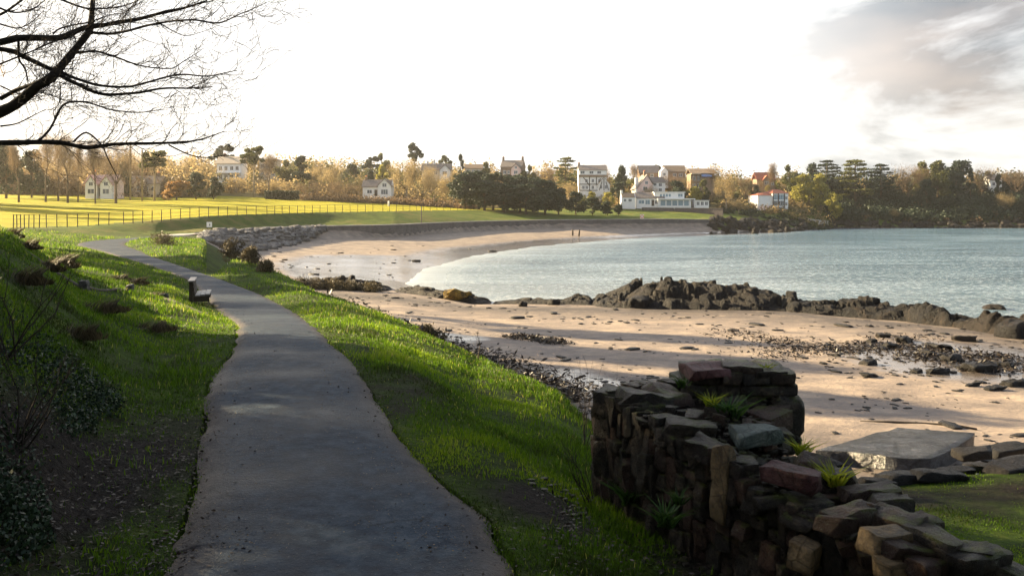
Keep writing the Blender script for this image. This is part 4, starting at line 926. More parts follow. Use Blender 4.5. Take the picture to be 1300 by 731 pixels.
    win(r, 0, 1, 1.8, 1.4, -.8); win(r, -2.6, .8, 1, 1.2, 0); win(r, 2.6, .8, 1, 1.2, 0)
    # boathouse
    r, w = house('boathouse', 'white three storey boathouse with red roof and dark framed window bays by the water', 979, 1003, 270.5, 300, 22); h = w / 2
    MB().box(-h, h, 0, 6, -1.5, 7.2).build('wall', M['white'], r)
    MB().add([(-h - .5, -.5, 7.15), (h + .5, -.5, 7.15), (h + .5, 6.5, 7.15), (-h - .5, 6.5, 7.15), (-1, 3, 8.6), (1.4, 3, 8.6)], [(0, 1, 5, 4), (1, 2, 5), (2, 3, 4, 5), (3, 0, 4), (0, 3, 2, 1)]).build('roof', M['redroof'], r)
    MB().box(-h - 6.2, -h, .6, 6, -1.5, 6.4).build('side_wing', M['white'], r); MB().add([(-h - 6.5, .3, 6.35), (-h, .3, 6.35), (-h, 6.3, 6.35), (-h - 6.5, 6.3, 6.35), (-h - 4, 3.2, 7.3), (-h, 3.2, 7.6)], [(0, 1, 5, 4), (1, 2, 5), (2, 3, 4, 5), (3, 0, 4), (0, 3, 2, 1)]).build('roof', M['redroof'], r)
    MB().box(-h - 5.9, -h - .4, .5, .6, -.6, 2.6).build('lower_wall', M['pinkw'], r)
    for x0, x1 in ((-h + .2, -1.3), (-.9, 1.5)):
        for k in range(3): win(r, (x0 + x1) / 2, .4 + k * 2.2, x1 - x0, 1.9, -.02, 'frame', 'glass' if k < 2 else 'blueglass', bars=2)
    for x in (-h + .02, -1.1, 1.7): MB().box(x - .14, x + .14, -.22, -.02, -.6, 7.1).build('dark_pilaster', M['timber'], r)
    for k in range(3): win(r, 2.6, .5 + 2.2 * k, 1.1, 1.2, 0)
    r, w = house('house', 'white house half hidden by a dark conifer on the headland', 1257, 1272, 240, 346); h = w / 2
    wall_gx(-h, h, 0, 6, 3.8, 5.8, -4).build('wall', M['white'], r); m = MB(); gable_x(m, -h, h, 0, 6, 3.8, 5.8); m.build('roof', M['slate'], r); win(r, -1, 1.4, 1.2, 1.4, 0); win(r, 1, 1.4, 1.2, 1.4, 0)
far_houses()

def wall_run(name, label, pts, h, th, mat, cap=None, seg=4.0, cat='wall', pname='wall_section', below=1.5, top=None, capw=0.15, zf=None):
    """a wall following the ground as separate sections with coping stones; pts are plan points"""
    P = _dense(pts, 20); L = np.concatenate([[0], np.cumsum(np.hypot(*np.diff(P, axis=0).T))]); n = max(2, int(L[-1] / seg)); s = np.linspace(0, L[-1], n + 1)
    X = np.interp(s, L, P[:, 0]); Y = np.interp(s, L, P[:, 1]); r = thing(name, label, cat, (X[0], Y[0], 0)); r.location = (X[0], Y[0], 0)
    for i in range(n):
        dx, dy = X[i + 1] - X[i], Y[i + 1] - Y[i]; l = math.hypot(dx, dy); nx, ny = -dy / l * th, dx / l * th
        za = (zf(X[i], Y[i]) if zf else (top if top is not None else gz(X[i], Y[i]) + h)); zb = (zf(X[i + 1], Y[i + 1]) if zf else (top if top is not None else gz(X[i + 1], Y[i + 1]) + h))
        g = 0.03; fx, fy = dx / l * g, dy / l * g; j = random.uniform(-.03, .03)
        q = [(X[i] + fx, Y[i] + fy), (X[i + 1] - fx, Y[i + 1] - fy), (X[i + 1] - fx + nx, Y[i + 1] - fy + ny), (X[i] + fx + nx, Y[i] + fy + ny)]; q = [(a - X[0] + j * ny / th, b - Y[0] + j * nx / th) for a, b in q]
        zz = (za, zb, zb, za); b0 = (h if zf or top is not None else h) + below
        MB().add([(a, b, z - b0) for (a, b), z in zip(q, zz)] + [(a, b, z) for (a, b), z in zip(q, zz)], [(0,3,2,1),(4,5,6,7),(0,1,5,4),(1,2,6,5),(2,3,7,6),(3,0,4,7)]).build(pname, mat, r)
        if cap:
            cx, cy = -ny / th * capw, -(-nx) / th * capw
            ox, oy = nx / th * capw, ny / th * capw
            q2 = [(q[0][0] - ox, q[0][1] - oy), (q[1][0] - ox, q[1][1] - oy), (q[2][0] + ox, q[2][1] + oy), (q[3][0] + ox, q[3][1] + oy)]
            MB().add([(a, b, z + .003) for (a, b), z in zip(q2, zz)] + [(a, b, z + .16) for (a, b), z in zip(q2, zz)], [(0,3,2,1),(4,5,6,7),(0,1,5,4),(1,2,6,5),(2,3,7,6),(3,0,4,7)]).build('coping_stone', cap, r)
    return r
def seawall():
    m = MT('sea_wall_stone', 0.8, 0.3); n = m.noise(0.6, 6, 0.75); b = m.noise(3.0, 5, 0.7, sc=(.4, .4, 2))
    m.set('Base Color', m.ramp(m.math('ADD', m.math('MULTIPLY', n, .5), m.math('MULTIPLY', b, .5)), [(.35, (.055, .05, .05)), (.55, (.13, .115, .11)), (.7, (.22, .20, .18))])); m.bump(b, .08); M['seawall'] = m.m
    P = [(a, b - 0.05) for a, b in WALL_TOP[3:]]
    wall_run('sea_wall', 'long dark stone sea wall with pale coping curving round the bay', P, 1.8, 0.5, M['seawall'], M['prom'], 4.2, below=0.6, zf=lambda a, b: 4.28 if a < 45 else 4.28 - (a - 45) * .022)
    P = [((c - 650) / F * d, d) for c, d in ((815, 276), (850, 276), (885, 274), (918, 270))]
    wall_run('garden_wall', 'dark stone garden wall below the white seaside houses', P, 1.9, 0.5, M['stonewall'], M['slate'], 5.0, below=1.0, zf=lambda a, b: 7.5 - (a - 43) * .01)
    wall_run('low_cream_wall', 'short cream wall at the left end of the dark garden wall', [((c - 650) / F * d, d) for c, d in ((795, 274), (806, 273), (814, 273.5))], 1.0, 0.4, M['cream'], None, 2.5, zf=lambda a, b: 6.4)
    # far quay below the boathouse
    P = [((c - 650) / F * d, d) for c, d in ((985, 291), (1010, 294), (1035, 297), (1052, 300))]
    wall_run('quay_wall', 'sloping pale quay wall right of the boathouse', P, 1.6, 3.0, M['prom'], None, 4.0, below=2.0, zf=lambda a, b: 5.0 - (a - 92) * .10)
seawall()

# ------------------------------------------------------------------ stone shapes
def stone_mesh(w, d, h, seed, cuts=3, rough=0.06, jitter=0.2, rnd_=0.10):
    """angular broken block centred on the origin"""
    r = random.Random(seed); n = cuts + 1; cor = {}
    for sx in (0, 1):
        for sy in (0, 1):
            for sz in (0, 1): cor[(sx, sy, sz)] = np.array([(sx - .5) * w * (1 + r.uniform(-jitter, jitter)), (sy - .5) * d * (1 + r.uniform(-jitter, jitter)), (sz - .5) * h * (1 + r.uniform(-jitter, jitter))])
    V = []; idx = {}; Fq = []; off = (r.uniform(0, 99), r.uniform(0, 99), r.uniform(0, 99)); mn = min(w, d, h); mx = max(w, d, h)
    def vid(i, j, k):
        if (i, j, k) in idx: return idx[(i, j, k)]
        a, b, c = i / n, j / n, k / n; p = np.zeros(3)
        for (sx, sy, sz), q in cor.items(): p = p + q * ((a if sx else 1 - a) * (b if sy else 1 - b) * (c if sz else 1 - c))
        e = sum(1 for t in (i, j, k) if t in (0, n))
        if e == 2: p = p * (1 - rnd_ * .22)
        if e == 3: p = p * (1 - rnd_ * .5)
        nv = mnoise.noise_vector(Vector(p / mx * 2.6) + Vector(off)); p = p + np.array(nv) * rough * mx + np.array(mnoise.noise_vector(Vector(p / mx * 7) + Vector(off))) * rough * .4 * mx * (mn / mx) ** .5
        idx[(i, j, k)] = len(V); V.append(p); return idx[(i, j, k)]
    for a in range(n):
        for b in range(n):
            Fq += [(vid(a, b, 0), vid(a, b + 1, 0), vid(a + 1, b + 1, 0), vid(a + 1, b, 0)), (vid(a, b, n), vid(a + 1, b, n), vid(a + 1, b + 1, n), vid(a, b + 1, n)),
                   (vid(a, 0, b), vid(a + 1, 0, b), vid(a + 1, 0, b + 1), vid(a, 0, b + 1)), (vid(a, n, b), vid(a, n, b + 1), vid(a + 1, n, b + 1), vid(a + 1, n, b)),
                   (vid(0, a, b), vid(0, a, b + 1), vid(0, a + 1, b + 1), vid(0, a + 1, b)), (vid(n, a, b), vid(n, a + 1, b), vid(n, a + 1, b + 1), vid(n, a, b + 1))]
    return np.array(V), np.array(Fq)
def stone_data(name, w, d, h, seed, mat, **k):
    V, Fq = stone_mesh(w, d, h, seed, **k); o = mesh_np(name, V, Fq, mat); me = o.data; bpy.data.objects.remove(o); return me

def rockmat(name, dark, mid, hi, moss=0.0, wetr=0.45, sc=2.0, lichen=0.0, warm=(0.20, 0.12, 0.06)):
    m = MT(name, wetr, 0.22 if wetr > .2 else .5); vm = m.N.new('ShaderNodeVectorMath'); vm.operation = 'ADD'; m.L.new(m.coord(), vm.inputs[0]); m.L.new(m.math('MULTIPLY', m.rnd(), 37.0), vm.inputs[1]); vec = vm.outputs[0]
    n = m.noise(sc, 7, 0.72, vec); n2 = m.noise(sc * 7, 5, 0.75, vec)
    c = m.ramp(m.math('ADD', m.math('MULTIPLY', n, .6), m.math('MULTIPLY', n2, .4)), [(.40, dark), (.51, mid), (.63, hi)])
    c = m.mix(m.math('MULTIPLY', m.math('MULTIPLY_ADD', m.rnd(), 2.4, -1.3, clamp=True), .45), c, warm)
    vv = m.N.new('ShaderNodeTexVoronoi'); vv.feature = 'DISTANCE_TO_EDGE'; vv.inputs['Scale'].default_value = sc * .9; m.L.new(vec, vv.inputs['Vector']); crk = m.math('MULTIPLY_ADD', vv.outputs['Distance'], -22.0, 1.0, clamp=True)
    c = m.mix(m.math('MULTIPLY', crk, .6), c, tuple(v * .4 for v in dark))
    if lichen: c = m.mix(m.math('MULTIPLY', m.math('MULTIPLY_ADD', m.noise(sc * 5, 6, .8, vec), 14, -8.4, clamp=True), lichen), c, (.34, .36, .30))
    if moss:
        g = m.N.new('ShaderNodeNewGeometry'); sp = m.N.new('ShaderNodeSeparateXYZ'); m.L.new(g.outputs['Normal'], sp.inputs[0])
        f = m.math('MULTIPLY', m.math('MULTIPLY_ADD', sp.outputs[2], 2.0, -.6, clamp=True), m.math('MULTIPLY_ADD', m.noise(sc * 1.2, 5, .7), 8, -3.8, clamp=True))
        c = m.mix(m.math('MULTIPLY', f, moss), c, (.075, .095, .012))
    m.set('Base Color', c); m.set('Roughness', m.ramp(n2, [(.3, (wetr * .6,) * 3), (.7, (min(1, wetr * 1.6),) * 3)]))
    m.bump(n, .10 if sc > 1.5 else .5, 1.0); m.bump(n2, 0.045 if sc > 1.5 else .16, 1.0); m.bump(m.noise(sc * 25, 4, .7), .010, 1.0); return m.m
M['rock_wall'] = rockmat('old_wall_stone', (.008, .007, .006), (.038, .032, .026), (.13, .105, .075), .8, .34, 5.0, .6, (.12, .062, .045))
M['rock_shore'] = rockmat('shore_rock', (.004, .004, .005), (.012, .011, .011), (.060, .042, .028), 0, .5, 1.1, .15, (.035, .024, .016))
M['rock_wet'] = rockmat('wet_weedy_rock', (.005, .005, .005), (.011, .010, .010), (.030, .025, .021), 0, .45, 2.0, 0, (.02, .015, .011))
M['slab'] = rockmat('revetment_slab', (.04, .04, .045), (.11, .11, .115), (.26, .25, .245), 0, .45, 1.0, .2, (.22, .19, .16))

def revetment():
    root = thing('stone_revetment', 'sloping revetment of tilted grey slabs between the path and the beach', 'sea defence', (-40, 115, 2)); var = [stone_data('slab_stone', 2.1, 1.5, .5, 300 + i, M['slab'], cuts=2, rough=.04, jitter=.2) for i in range(6)]; r = random.Random(3); n = 0
    for c in np.arange(262, 412, 5.0):
        for f in np.linspace(0.02, 0.98, 8):
            cc = c + r.uniform(-2.5, 2.5); ff = f + r.uniform(-.05, .05); i = max(0, min(len(_PX) - 2, int(np.searchsorted(_PX, cc)) - 1)); t = (cc - _PX[i]) / (_PX[i + 1] - _PX[i])
            D0 = (_KD[i, 11] * (1 - t) + _KD[i + 1, 11] * t) - 3; D1 = _KD[i, 12] * (1 - t) + _KD[i + 1, 12] * t - .6
            if cc > 370: D0 = D1 - (D1 - D0) * max(.1, (412 - cc) / 42)
            D = D0 + (D1 - D0) * ff; x = (cc - 650) / F * D; z = gz(x, D); o = link('slab_stone', r.choice(var), root); n += 1
            o.location = (x + 40, D - 115, z + .12 - 2); o.rotation_euler = (R(14) + r.uniform(-.18, .25), r.uniform(-.2, .2), R(28) + r.uniform(-.4, .4)); o.scale = [r.uniform(.6, 1.15) for _ in range(3)]
            if n >= 290: return
revetment()

def blob_ridge(name, label, px0, px1, rows_top, D0, D1, seed, cat='rock outcrop', n=26, ext=1.0, mat='rock_shore', depth=4.0):
    """rugged outcrop as a displaced heightfield; rows_top: list of (px,row) skyline"""
    tp = np.array(rows_top, float); nx = max(40, int((px1 - px0) * 1.0)); ny = int(n * 1.5); V = []
    us = np.linspace(0, 1, nx); Dms = D0 + (D1 - D0) * us; bs = terrain((px0 + (px1 - px0) * us - 650) / F * Dms, Dms)[0] - .25
    for j in range(ny):
        v = j / (ny - 1)
        for i in range(nx):
            u = i / (nx - 1); px = px0 + (px1 - px0) * u; Dm = D0 + (D1 - D0) * u; D = Dm + (v - .5) * depth; x = (px - 650) / F * Dm
            ht = EYE - (np.interp(px, tp[:, 0], tp[:, 1]) - 262) / F * Dm; b = bs[i]
            env = math.sin(math.pi * min(1, max(0, v))) ** .55 * min(1, math.sin(math.pi * u) * 5) ** .6
            q = Vector((x * .55 + D * .35, D * .9, seed * 3.1)); v1, p1 = mnoise.voronoi(q * .85); v2, p2 = mnoise.voronoi(q * 3.0)
            c1 = mnoise.cell(p1[0] * 31.7); c2 = mnoise.cell(p2[0] * 17.3); k1 = math.exp(-(v1[1] - v1[0]) * 9); k2 = math.exp(-(v2[1] - v2[0]) * 10); tl = (q * .85 - p1[0]).x
            hh = (ht - b) * env * (0.84 + .20 * c1 + .20 * tl * (c2 + .4) + .08 * c2 - .13 * k1 - .06 * k2 + .05 * mnoise.noise(q * 7))
            jj = mnoise.noise_vector(q * 2.6) * .15; V.append((x + jj.x, D + jj.y, b + max(-.3, hh) + jj.z * .5 * env))
    q = np.array([(j * nx + i, j * nx + i + 1, (j + 1) * nx + i + 1, (j + 1) * nx + i) for j in range(ny - 1) for i in range(nx - 1)])
    o = mesh_np(name, np.array(V), q, M[mat]); tag(o, label, cat); return o
def outcrops():
    blob_ridge('rock_outcrop', 'largest dark rock outcrop with a domed top in the middle of the shoreline', 742, 1005, [(742, 384), (760, 376), (790, 366), (815, 356), (840, 351), (870, 354), (900, 356), (935, 355), (965, 362), (1005, 374)], 66, 62, 1, n=38, depth=7.5)
    blob_ridge('rock_outcrop', 'jagged brown rock ridge just right of the largest outcrop', 985, 1172, [(985, 372), (1010, 370), (1040, 376), (1070, 377), (1100, 378), (1140, 381), (1172, 392)], 61, 56, 2, depth=4.5)
    blob_ridge('rock_outcrop', 'low rock outcrop between the jagged ridge and the right edge boulders', 1150, 1262, [(1150, 386), (1175, 381), (1200, 388), (1225, 394), (1262, 398)], 55, 50, 3, depth=4.0)
    blob_ridge('rock_outcrop', 'dark rock mass at the right edge beside the pool', 1225, 1345, [(1225, 406), (1250, 398), (1280, 395), (1310, 394), (1345, 394)], 50, 45, 4, depth=5.0)
    blob_ridge('rock_outcrop', 'low dark rocks left of the largest outcrop', 622, 756, [(622, 380), (650, 378), (690, 377), (715, 379), (735, 372), (756, 378)], 68, 66, 5, depth=3.0)
    blob_ridge('rock_outcrop', 'rounded dark rock with a yellow lichen patch at the inner water edge', 484, 628, [(484, 376), (510, 365), (535, 363), (560, 368), (590, 370), (610, 376), (628, 382)], 74, 68, 6, depth=4.0)
    blob_ridge('rock_outcrop', 'brown weedy rock bank leading from the grass to the inner water edge', 372, 500, [(372, 360), (400, 352), (430, 351), (460, 352), (480, 358), (500, 366)], 72, 74, 7, depth=4.5)
    # yellow lichen boulder
    o = link('lichen_boulder', stone_data('lichen_boulder', 1.9, 1.1, .75, 77, rockmat('yellow_lichen_rock', (.03, .025, .02), (.30, .19, .04), (.55, .36, .06), 0, .7, 1.3, 0, (.3, .2, .05)), cuts=7, rough=.16, jitter=.35, rnd_=.6)); o.location = W(581, 375, 68.5); tag(o, 'boulder covered in yellow lichen on the dark rocks at the inner water edge', 'boulder')
    # loose boulders along the outcrops
    var = [stone_data('boulder', 1, .9, .7, 400 + i, M['rock_shore'], cuts=4, rough=.13, jitter=.25, rnd_=.5) for i in range(6)]; r = random.Random(9)
    L = [(812, 388, 26, 'pale edged boulder at the sandy foot of the largest outcrop'), (780, 383, 18, 'upright boulder at the left end of the largest outcrop'), (1180, 392, 30, 'big brown boulder between the low outcrop and the jagged ridge'),
         (1262, 386, 24, 'rounded boulder on the skyline of the right edge rocks'), (1288, 425, 40, 'large black boulder nearest the right edge, beside the pool'), (905, 380, 16, 'small boulder under the middle of the largest outcrop'),
         (703, 384, 14, 'small boulder in the low rocks left of the largest outcrop'), (664, 386, 12, 'smallest boulder left of the largest outcrop')]
    for px, row, w, lb in L:
        D = 60.0
        for _ in range(30): D = .5 * D + .5 * (EYE - max(0.2, gz((px - 650) / F * D, D))) * F / (row + 3 - 262)
        o = link('boulder', r.choice(var)); s = w / F * D; p = G(px, D); o.location = (p.x, p.y, p.z + s * .2); o.scale = (s, s * .9, s * .9); o.rotation_euler = (r.uniform(-.2, .2), r.uniform(-.2, .2), r.uniform(0, 6)); tag(o, lb, 'boulder', 'boulders along the rocky shoreline')
    # rocks in the tide pool: those with a size in the picture, each its own thing
    wv = [stone_data('pool_rock', 1, .8, .5, 500 + i, M['rock_wet'], cuts=5, rough=.17, jitter=.35, rnd_=.3) for i in range(6)]
    pool = [(1107, 434, 14, 'small wet rock leftmost of the pool edge rocks'), (1122, 428, 14, 'wet rock just right of the leftmost pool edge rock'), (1132, 441, 20, 'rounded wet rock at the upper left of the pool'), (1150, 434, 26, 'flat wet rock at the top of the pool'),
            (1102, 462, 24, 'dark wet rock standing on sand left of the pool'), (1104, 478, 20, 'lower dark wet rock on sand left of the pool'), (1175, 450, 22, 'wet rock amid the bright water of the pool'), (1196, 442, 24, 'wet rock in the upper middle of the pool'),
            (1188, 473, 24, 'large wet rock in the lower middle of the pool'), (1225, 433, 24, 'flat wet rock at the far side of the pool'), (1210, 458, 26, 'long wet rock in the centre of the pool'), (1163, 472, 18, 'small wet rock at the left end of the bright water'),
            (1245, 471, 34, 'broad wet rock in the right half of the pool'), (1277, 466, 22, 'wet rock by the right edge above the broad one'), (1290, 490, 26, 'wet rock at the right edge, lowest in the pool'), (1262, 495, 22, 'wet rock at the lowest rim of the pool'),
            (1235, 490, 18, 'small wet rock below the broad pool rock'), (1062, 452, 12, 'lone small dark rock on open sand left of the pool'), (1045, 462, 10, 'tiny dark rock on open sand left of the lone rock'), (845, 386, 10, 'tiny wet rock on sand under the outcrop')]
    for px, row, w, lb in pool:
        D = 40.0
        for _ in range(30): D = .5 * D + .5 * (EYE - gz((px - 650) / F * D, D)) * F / (row - 262)
        o = link('pool_rock', r.choice(wv)); s = w / F * D; p = G(px, D); o.location = (p.x, p.y, p.z + s * .08); o.scale = (s, s * r.uniform(.6, 1), s * r.uniform(.5, .9)); o.rotation_euler = (r.uniform(-.15, .15), r.uniform(-.15, .15), r.uniform(0, 6)); tag(o, lb, 'rock', 'dark wet rocks in and around the tide pool')
outcrops()
def rock_armour():
    root = thing('rock_armour', 'bank of dark tumbled rocks below the boathouse at the water edge', 'sea defence', (80, 280, 1)); var = [stone_data('armour_stone', 2.0, 1.5, 1.3, 330 + i, M['rock_shore'], cuts=2, rough=.1, jitter=.3) for i in range(5)]; r = random.Random(13)
    for n in range(170):
        c = r.uniform(902, 1056); f = r.random(); i = max(0, min(len(_PX) - 2, int(np.searchsorted(_PX, c)) - 1)); t = (c - _PX[i]) / (_PX[i + 1] - _PX[i]); kk = 9.9 + f * 2.4
        ka = np.interp(kk, range(19), _KD[i]) * (1 - t) + np.interp(kk, range(19), _KD[i + 1]) * t; x = (c - 650) / F * ka; o = link('armour_stone', r.choice(var), root); o.location = (x - 80, ka - 280, gz(x, ka) + .15 - 1); o.rotation_euler = [r.uniform(-.6, .6), r.uniform(-.6, .6), r.uniform(0, 6)]; o.scale = [r.uniform(.5, 1.3)] * 3
rock_armour()
def headland_rocks():
    root = thing('shoreline_rocks', 'line of dark low rocks at the foot of the wooded headland', 'rocks', (150, 308, 0)); var = [stone_data('shore_stone', 2.2, 1.5, 1.1, 350 + i, M['rock_shore'], cuts=2, rough=.1, jitter=.3) for i in range(5)]; r = random.Random(14)
    for n in range(190):
        c = r.uniform(1050, 1325); D = r.uniform(304.5, 313); x = (c - 650) / F * D; o = link('shore_stone', r.choice(var), root); o.location = (x - 150, D - 308, gz(x, D) + .1); o.rotation_euler = [r.uniform(-.5, .5), r.uniform(-.5, .5), r.uniform(0, 6)]; o.scale = [r.uniform(.5, 1.4)] * 3
headland_rocks()

def beach_debris():
    """pebbles, weed strands and small stones that nobody could count"""
    r = np.random.default_rng(12); n = 9000; D = np.exp(r.uniform(math.log(18), math.log(150), n)); c = r.uniform(300, 1320, n); x = (c - 650) / F * D
    z, k, cc, d = terrain(x, D); cl = fbm(x, D, .35, 4, 66) + .35 * fbm(x, D * 2, 1.2, 3, 67)
    pool = ell(x, D, 21.5, 37.5, 7, 7.5, -10) * 1.3 + ell(x, D, 4, 32, 6, 4.5) * .7 + np.clip(1 - abs(k - 5.1) / .5, 0, 1) * .9 + np.clip(1 - abs(k - 6.75) / .3, 0, 1) * .5
    keep = (k > 4.6) & (k < 11) & (z > .02) & (r.random(n) < np.clip(cl * 1.5 - .06 + pool, 0.02, 1)); x, y, z = x[keep], D[keep], z[keep]; n = len(x)
    base = stone_mesh(1, .8, .45, 1, cuts=1, rough=.12, jitter=.25, rnd_=.5); BV, BF = base; s = np.clip(r.lognormal(-2.3, .6, n), .03, .5) * (0.5 + y / 60); a = r.uniform(0, 6.28, n); el = r.uniform(.8, 2.2, n)
    vx = BV[None, :, 0] * s[:, None] * el[:, None]; vy = BV[None, :, 1] * s[:, None]; vz = BV[None, :, 2] * s[:, None] * .55
    X = vx * np.cos(a)[:, None] - vy * np.sin(a)[:, None] + x[:, None]; Y = vx * np.sin(a)[:, None] + vy * np.cos(a)[:, None] + y[:, None]; Z = vz + z[:, None] + s[:, None] * .08
    V = np.stack([X, Y, Z], 2).reshape(-1, 3); Q = (BF[None] + (np.arange(n) * len(BV))[:, None, None]).reshape(-1, 4)
    tag(mesh_np('beach_pebbles', V, Q, M['rock_wet']), 'small dark stones and weed scattered over the sand', kind='stuff')
beach_debris()

def weed_bank(name, label, pts, w, seed, n=5200, hgt=.35, kind='stuff', cat=None):
    """heaped seaweed: crumpled strands along a line of plan points"""
    r = np.random.default_rng(seed); P = _dense(pts, 20); i = r.integers(0, len(P), n); q = P[i] + r.normal(size=(n, 2)) * w; z = terrain(q[:, 0], q[:, 1])[0] + np.abs(r.normal(size=n)) * hgt
    C = np.column_stack([q, z]); V, Fq = leaf_quads(C, .12, .3, seed, .6); tag(mesh_np(name, V, Fq, M['weed'], attrs={'tint': np.repeat(r.random(n), 4)}), label, cat, kind=kind)
M['weed'] = leafmat('dark_seaweed', [(0, (.007, .006, .005)), (.6, (.020, .015, .012)), (1, (.055, .038, .028))], .05, 1.0, .45)
weed_bank('seaweed_bank', 'dark heaped seaweed along the foot of the grass bank', [(-8.6, 45), (-6.3, 41.5), (-4.6, 38.5), (-2.6, 35.5), (-1.0, 32.5), (.2, 29.5), (1.2, 27)], 1.1, 1, 15000, .20)
weed_bank('seaweed_patch', 'dark seaweed lying on the sand below the outcrop', [(.2, 44), (1.4, 43.2), (2.3, 42)], .4, 2, 1500, .08)
weed_bank('seaweed_strands', 'thin strands of seaweed strewn across the sand', [(c - 650) / F * d * np.array([1, 0]) + np.array([0, d]) for c, d in ((930, 47), (985, 44), (1010, 42), (985, 39), (1050, 41), (1120, 43), (1160, 46))], 1.0, 3, 1600, .03)

weed_bank('pool_seaweed', 'black seaweed draped over the rocks and shallow water of the tide pool', [(15.5, 40), (18, 41.5), (21, 40.5), (19, 38), (23, 38.5), (20, 35.5), (24, 35), (22.5, 33), (25, 32)], .8, 8, 4000, .06)
def post(name, label, px, row0, row1, D, w, mat, cat='post', group=None):
    z0 = EYE - (row1 - 262) / F * D; z1 = EYE - (row0 - 262) / F * D; x = (px - 650) / F * D
    m = MB(); m.tube([(0, 0, -.6), (0, 0, z1 - z0 - .1), (0, 0, z1 - z0)], [w, w * .9, w * .7], 8); o = m.build(name, mat, None, True); o.location = (x, D, z0); return tag(o, label, cat, group)
post('groyne_post', 'left of the two dark wooden posts on the wet sand', 727, 291, 299, 203, .22, M['timber'], group='wooden posts on the beach')
post('groyne_post', 'right of the two dark wooden posts on the wet sand, leaning', 735, 291.5, 299, 203, .22, M['timber'], group='wooden posts on the beach').rotation_euler = (0, R(6), 0)
post('groyne_post', 'single dark post on the sand below the modern white house', 883, 284, 290.5, 247, .24, M['timber'], group='wooden posts on the beach')
post('groyne_post', 'short dark post on the sand below the boathouse', 952, 288.5, 291.5, 262, .26, M['timber'], group='wooden posts on the beach')
post('marker_pole', 'tall thin grey pole standing at the sea wall below the willow like tree', 535, 262, 288, 179, .11, M['stonewall'], 'pole')
post('pale_pole', 'left of the two tall pale poles on the lawn', 165.5, 182, 251, 192, .22, M['pale_bark'], 'pole', 'tall pale poles on the lawn')
post('pale_pole', 'right of the two tall pale poles on the lawn', 180.5, 190, 252, 192, .2, M['pale_bark'], 'pole', 'tall pale poles on the lawn')
post('white_marker', 'small white marker post behind the fence near the white gabled cottage', 493.5, 255, 262, 225, .25, M['white'], 'marker')
def signs():
    p = W(265.7, 289.5, 119); r = thing('notice_board', 'small white notice board on the grass verge by the promenade', 'sign', p); MB().box(-.38, .38, -.03, .03, .12, .86).build('board', M['white'], r)
    for s in (-.3, .3): MB().box(s - .03, s + .03, .031, .08, -.3, .8).build('leg', M['timber'], r)
    MB().box(.02, .14, -.036, -.031, .3, .62).build('dark_mark', M['timber'], r)
    p = W(815, 279.3, 240); r = thing('lifebuoy_stand', 'orange and white lifebuoy stand on the grass by the far promenade', 'lifebuoy stand', p)
    MB().box(-.06, .06, -.06, .06, -.3, 1.0).build('post', M['white'], r); b = bmesh.new(); me = bpy.data.meshes.new('lifebuoy'); m = MB()
    m.tube([(.42 * math.cos(a), -.12, 1.0 + .42 * math.sin(a)) for a in np.linspace(0, 6.283, 17)], .1, 6, False); m.build('lifebuoy', M['orange'], r); MB().box(-.55, .55, -.02, .05, .4, 1.6).build('backboard', M['white'], r)
    # picnic bench on the left lawn by the trees and path board
    r = thing('picnic_table', 'small dark picnic table under the broad bare tree on the lawn', 'table', W(152, 249.5, 190)); MB().box(-.9, .9, -.35, .35, .7, .76).build('table_top', M['timber'], r)
    for s in (-.75, .75): MB().box(-.9, .9, s - .13, s + .13, .42, .47).build('seat', M['timber'], r)
    for s in (-.7, .7): MB().bar((s, -.75, -.1), (s, 0, .7), .09).bar((s, .75, -.1), (s, 0, .7), .09).build('leg', M['timber'], r)
signs()

def fence():
    i = np.arange(len(_PX)); pxs = [17, 21.5, 26, 31, 36.5, 43, 50] + list(np.arange(59, 150, 13.2)) + list(np.arange(157, 330, 12.0)) + list(np.arange(339, 480, 9.6)) + list(np.arange(486, 640, 8.6))
    P = []
    for c in pxs:
        D = float(np.interp(c, _PX, _KD[:, 14])); D -= 0.8; x = (c - 650) / F * D; P.append((x, D, gz(x, D)))
    root = thing('metal_fence', 'long dark metal estate fence along the front of the lawn', 'fence', P[0]); o0 = Vector(P[0]); m = simple('dark_fence_metal', (.06, .04, .03), .6, .4, .2); h = 1.72
    pm = MB().box(-.045, .045, -.03, .03, -.4, h).build('fence_post', m, root); pm.location = (0, 0, 0)
    for p in P[1:]:
        o = pm.copy(); COL.objects.link(o); o.parent = root; o.location = Vector(p) - o0; o.rotation_euler = (random.uniform(-.02, .02), random.uniform(-.03, .03), 0)
    for f in (.98, .66, .36):
        mb = MB()
        for a, b in zip(P[:-1], P[1:]): mb.bar(Vector(a) - o0 + Vector((0, -.04, h * f)), Vector(b) - o0 + Vector((0, -.04, h * f)), .045 if f > .9 else .03)
        mb.build('rail', m, root)
fence()
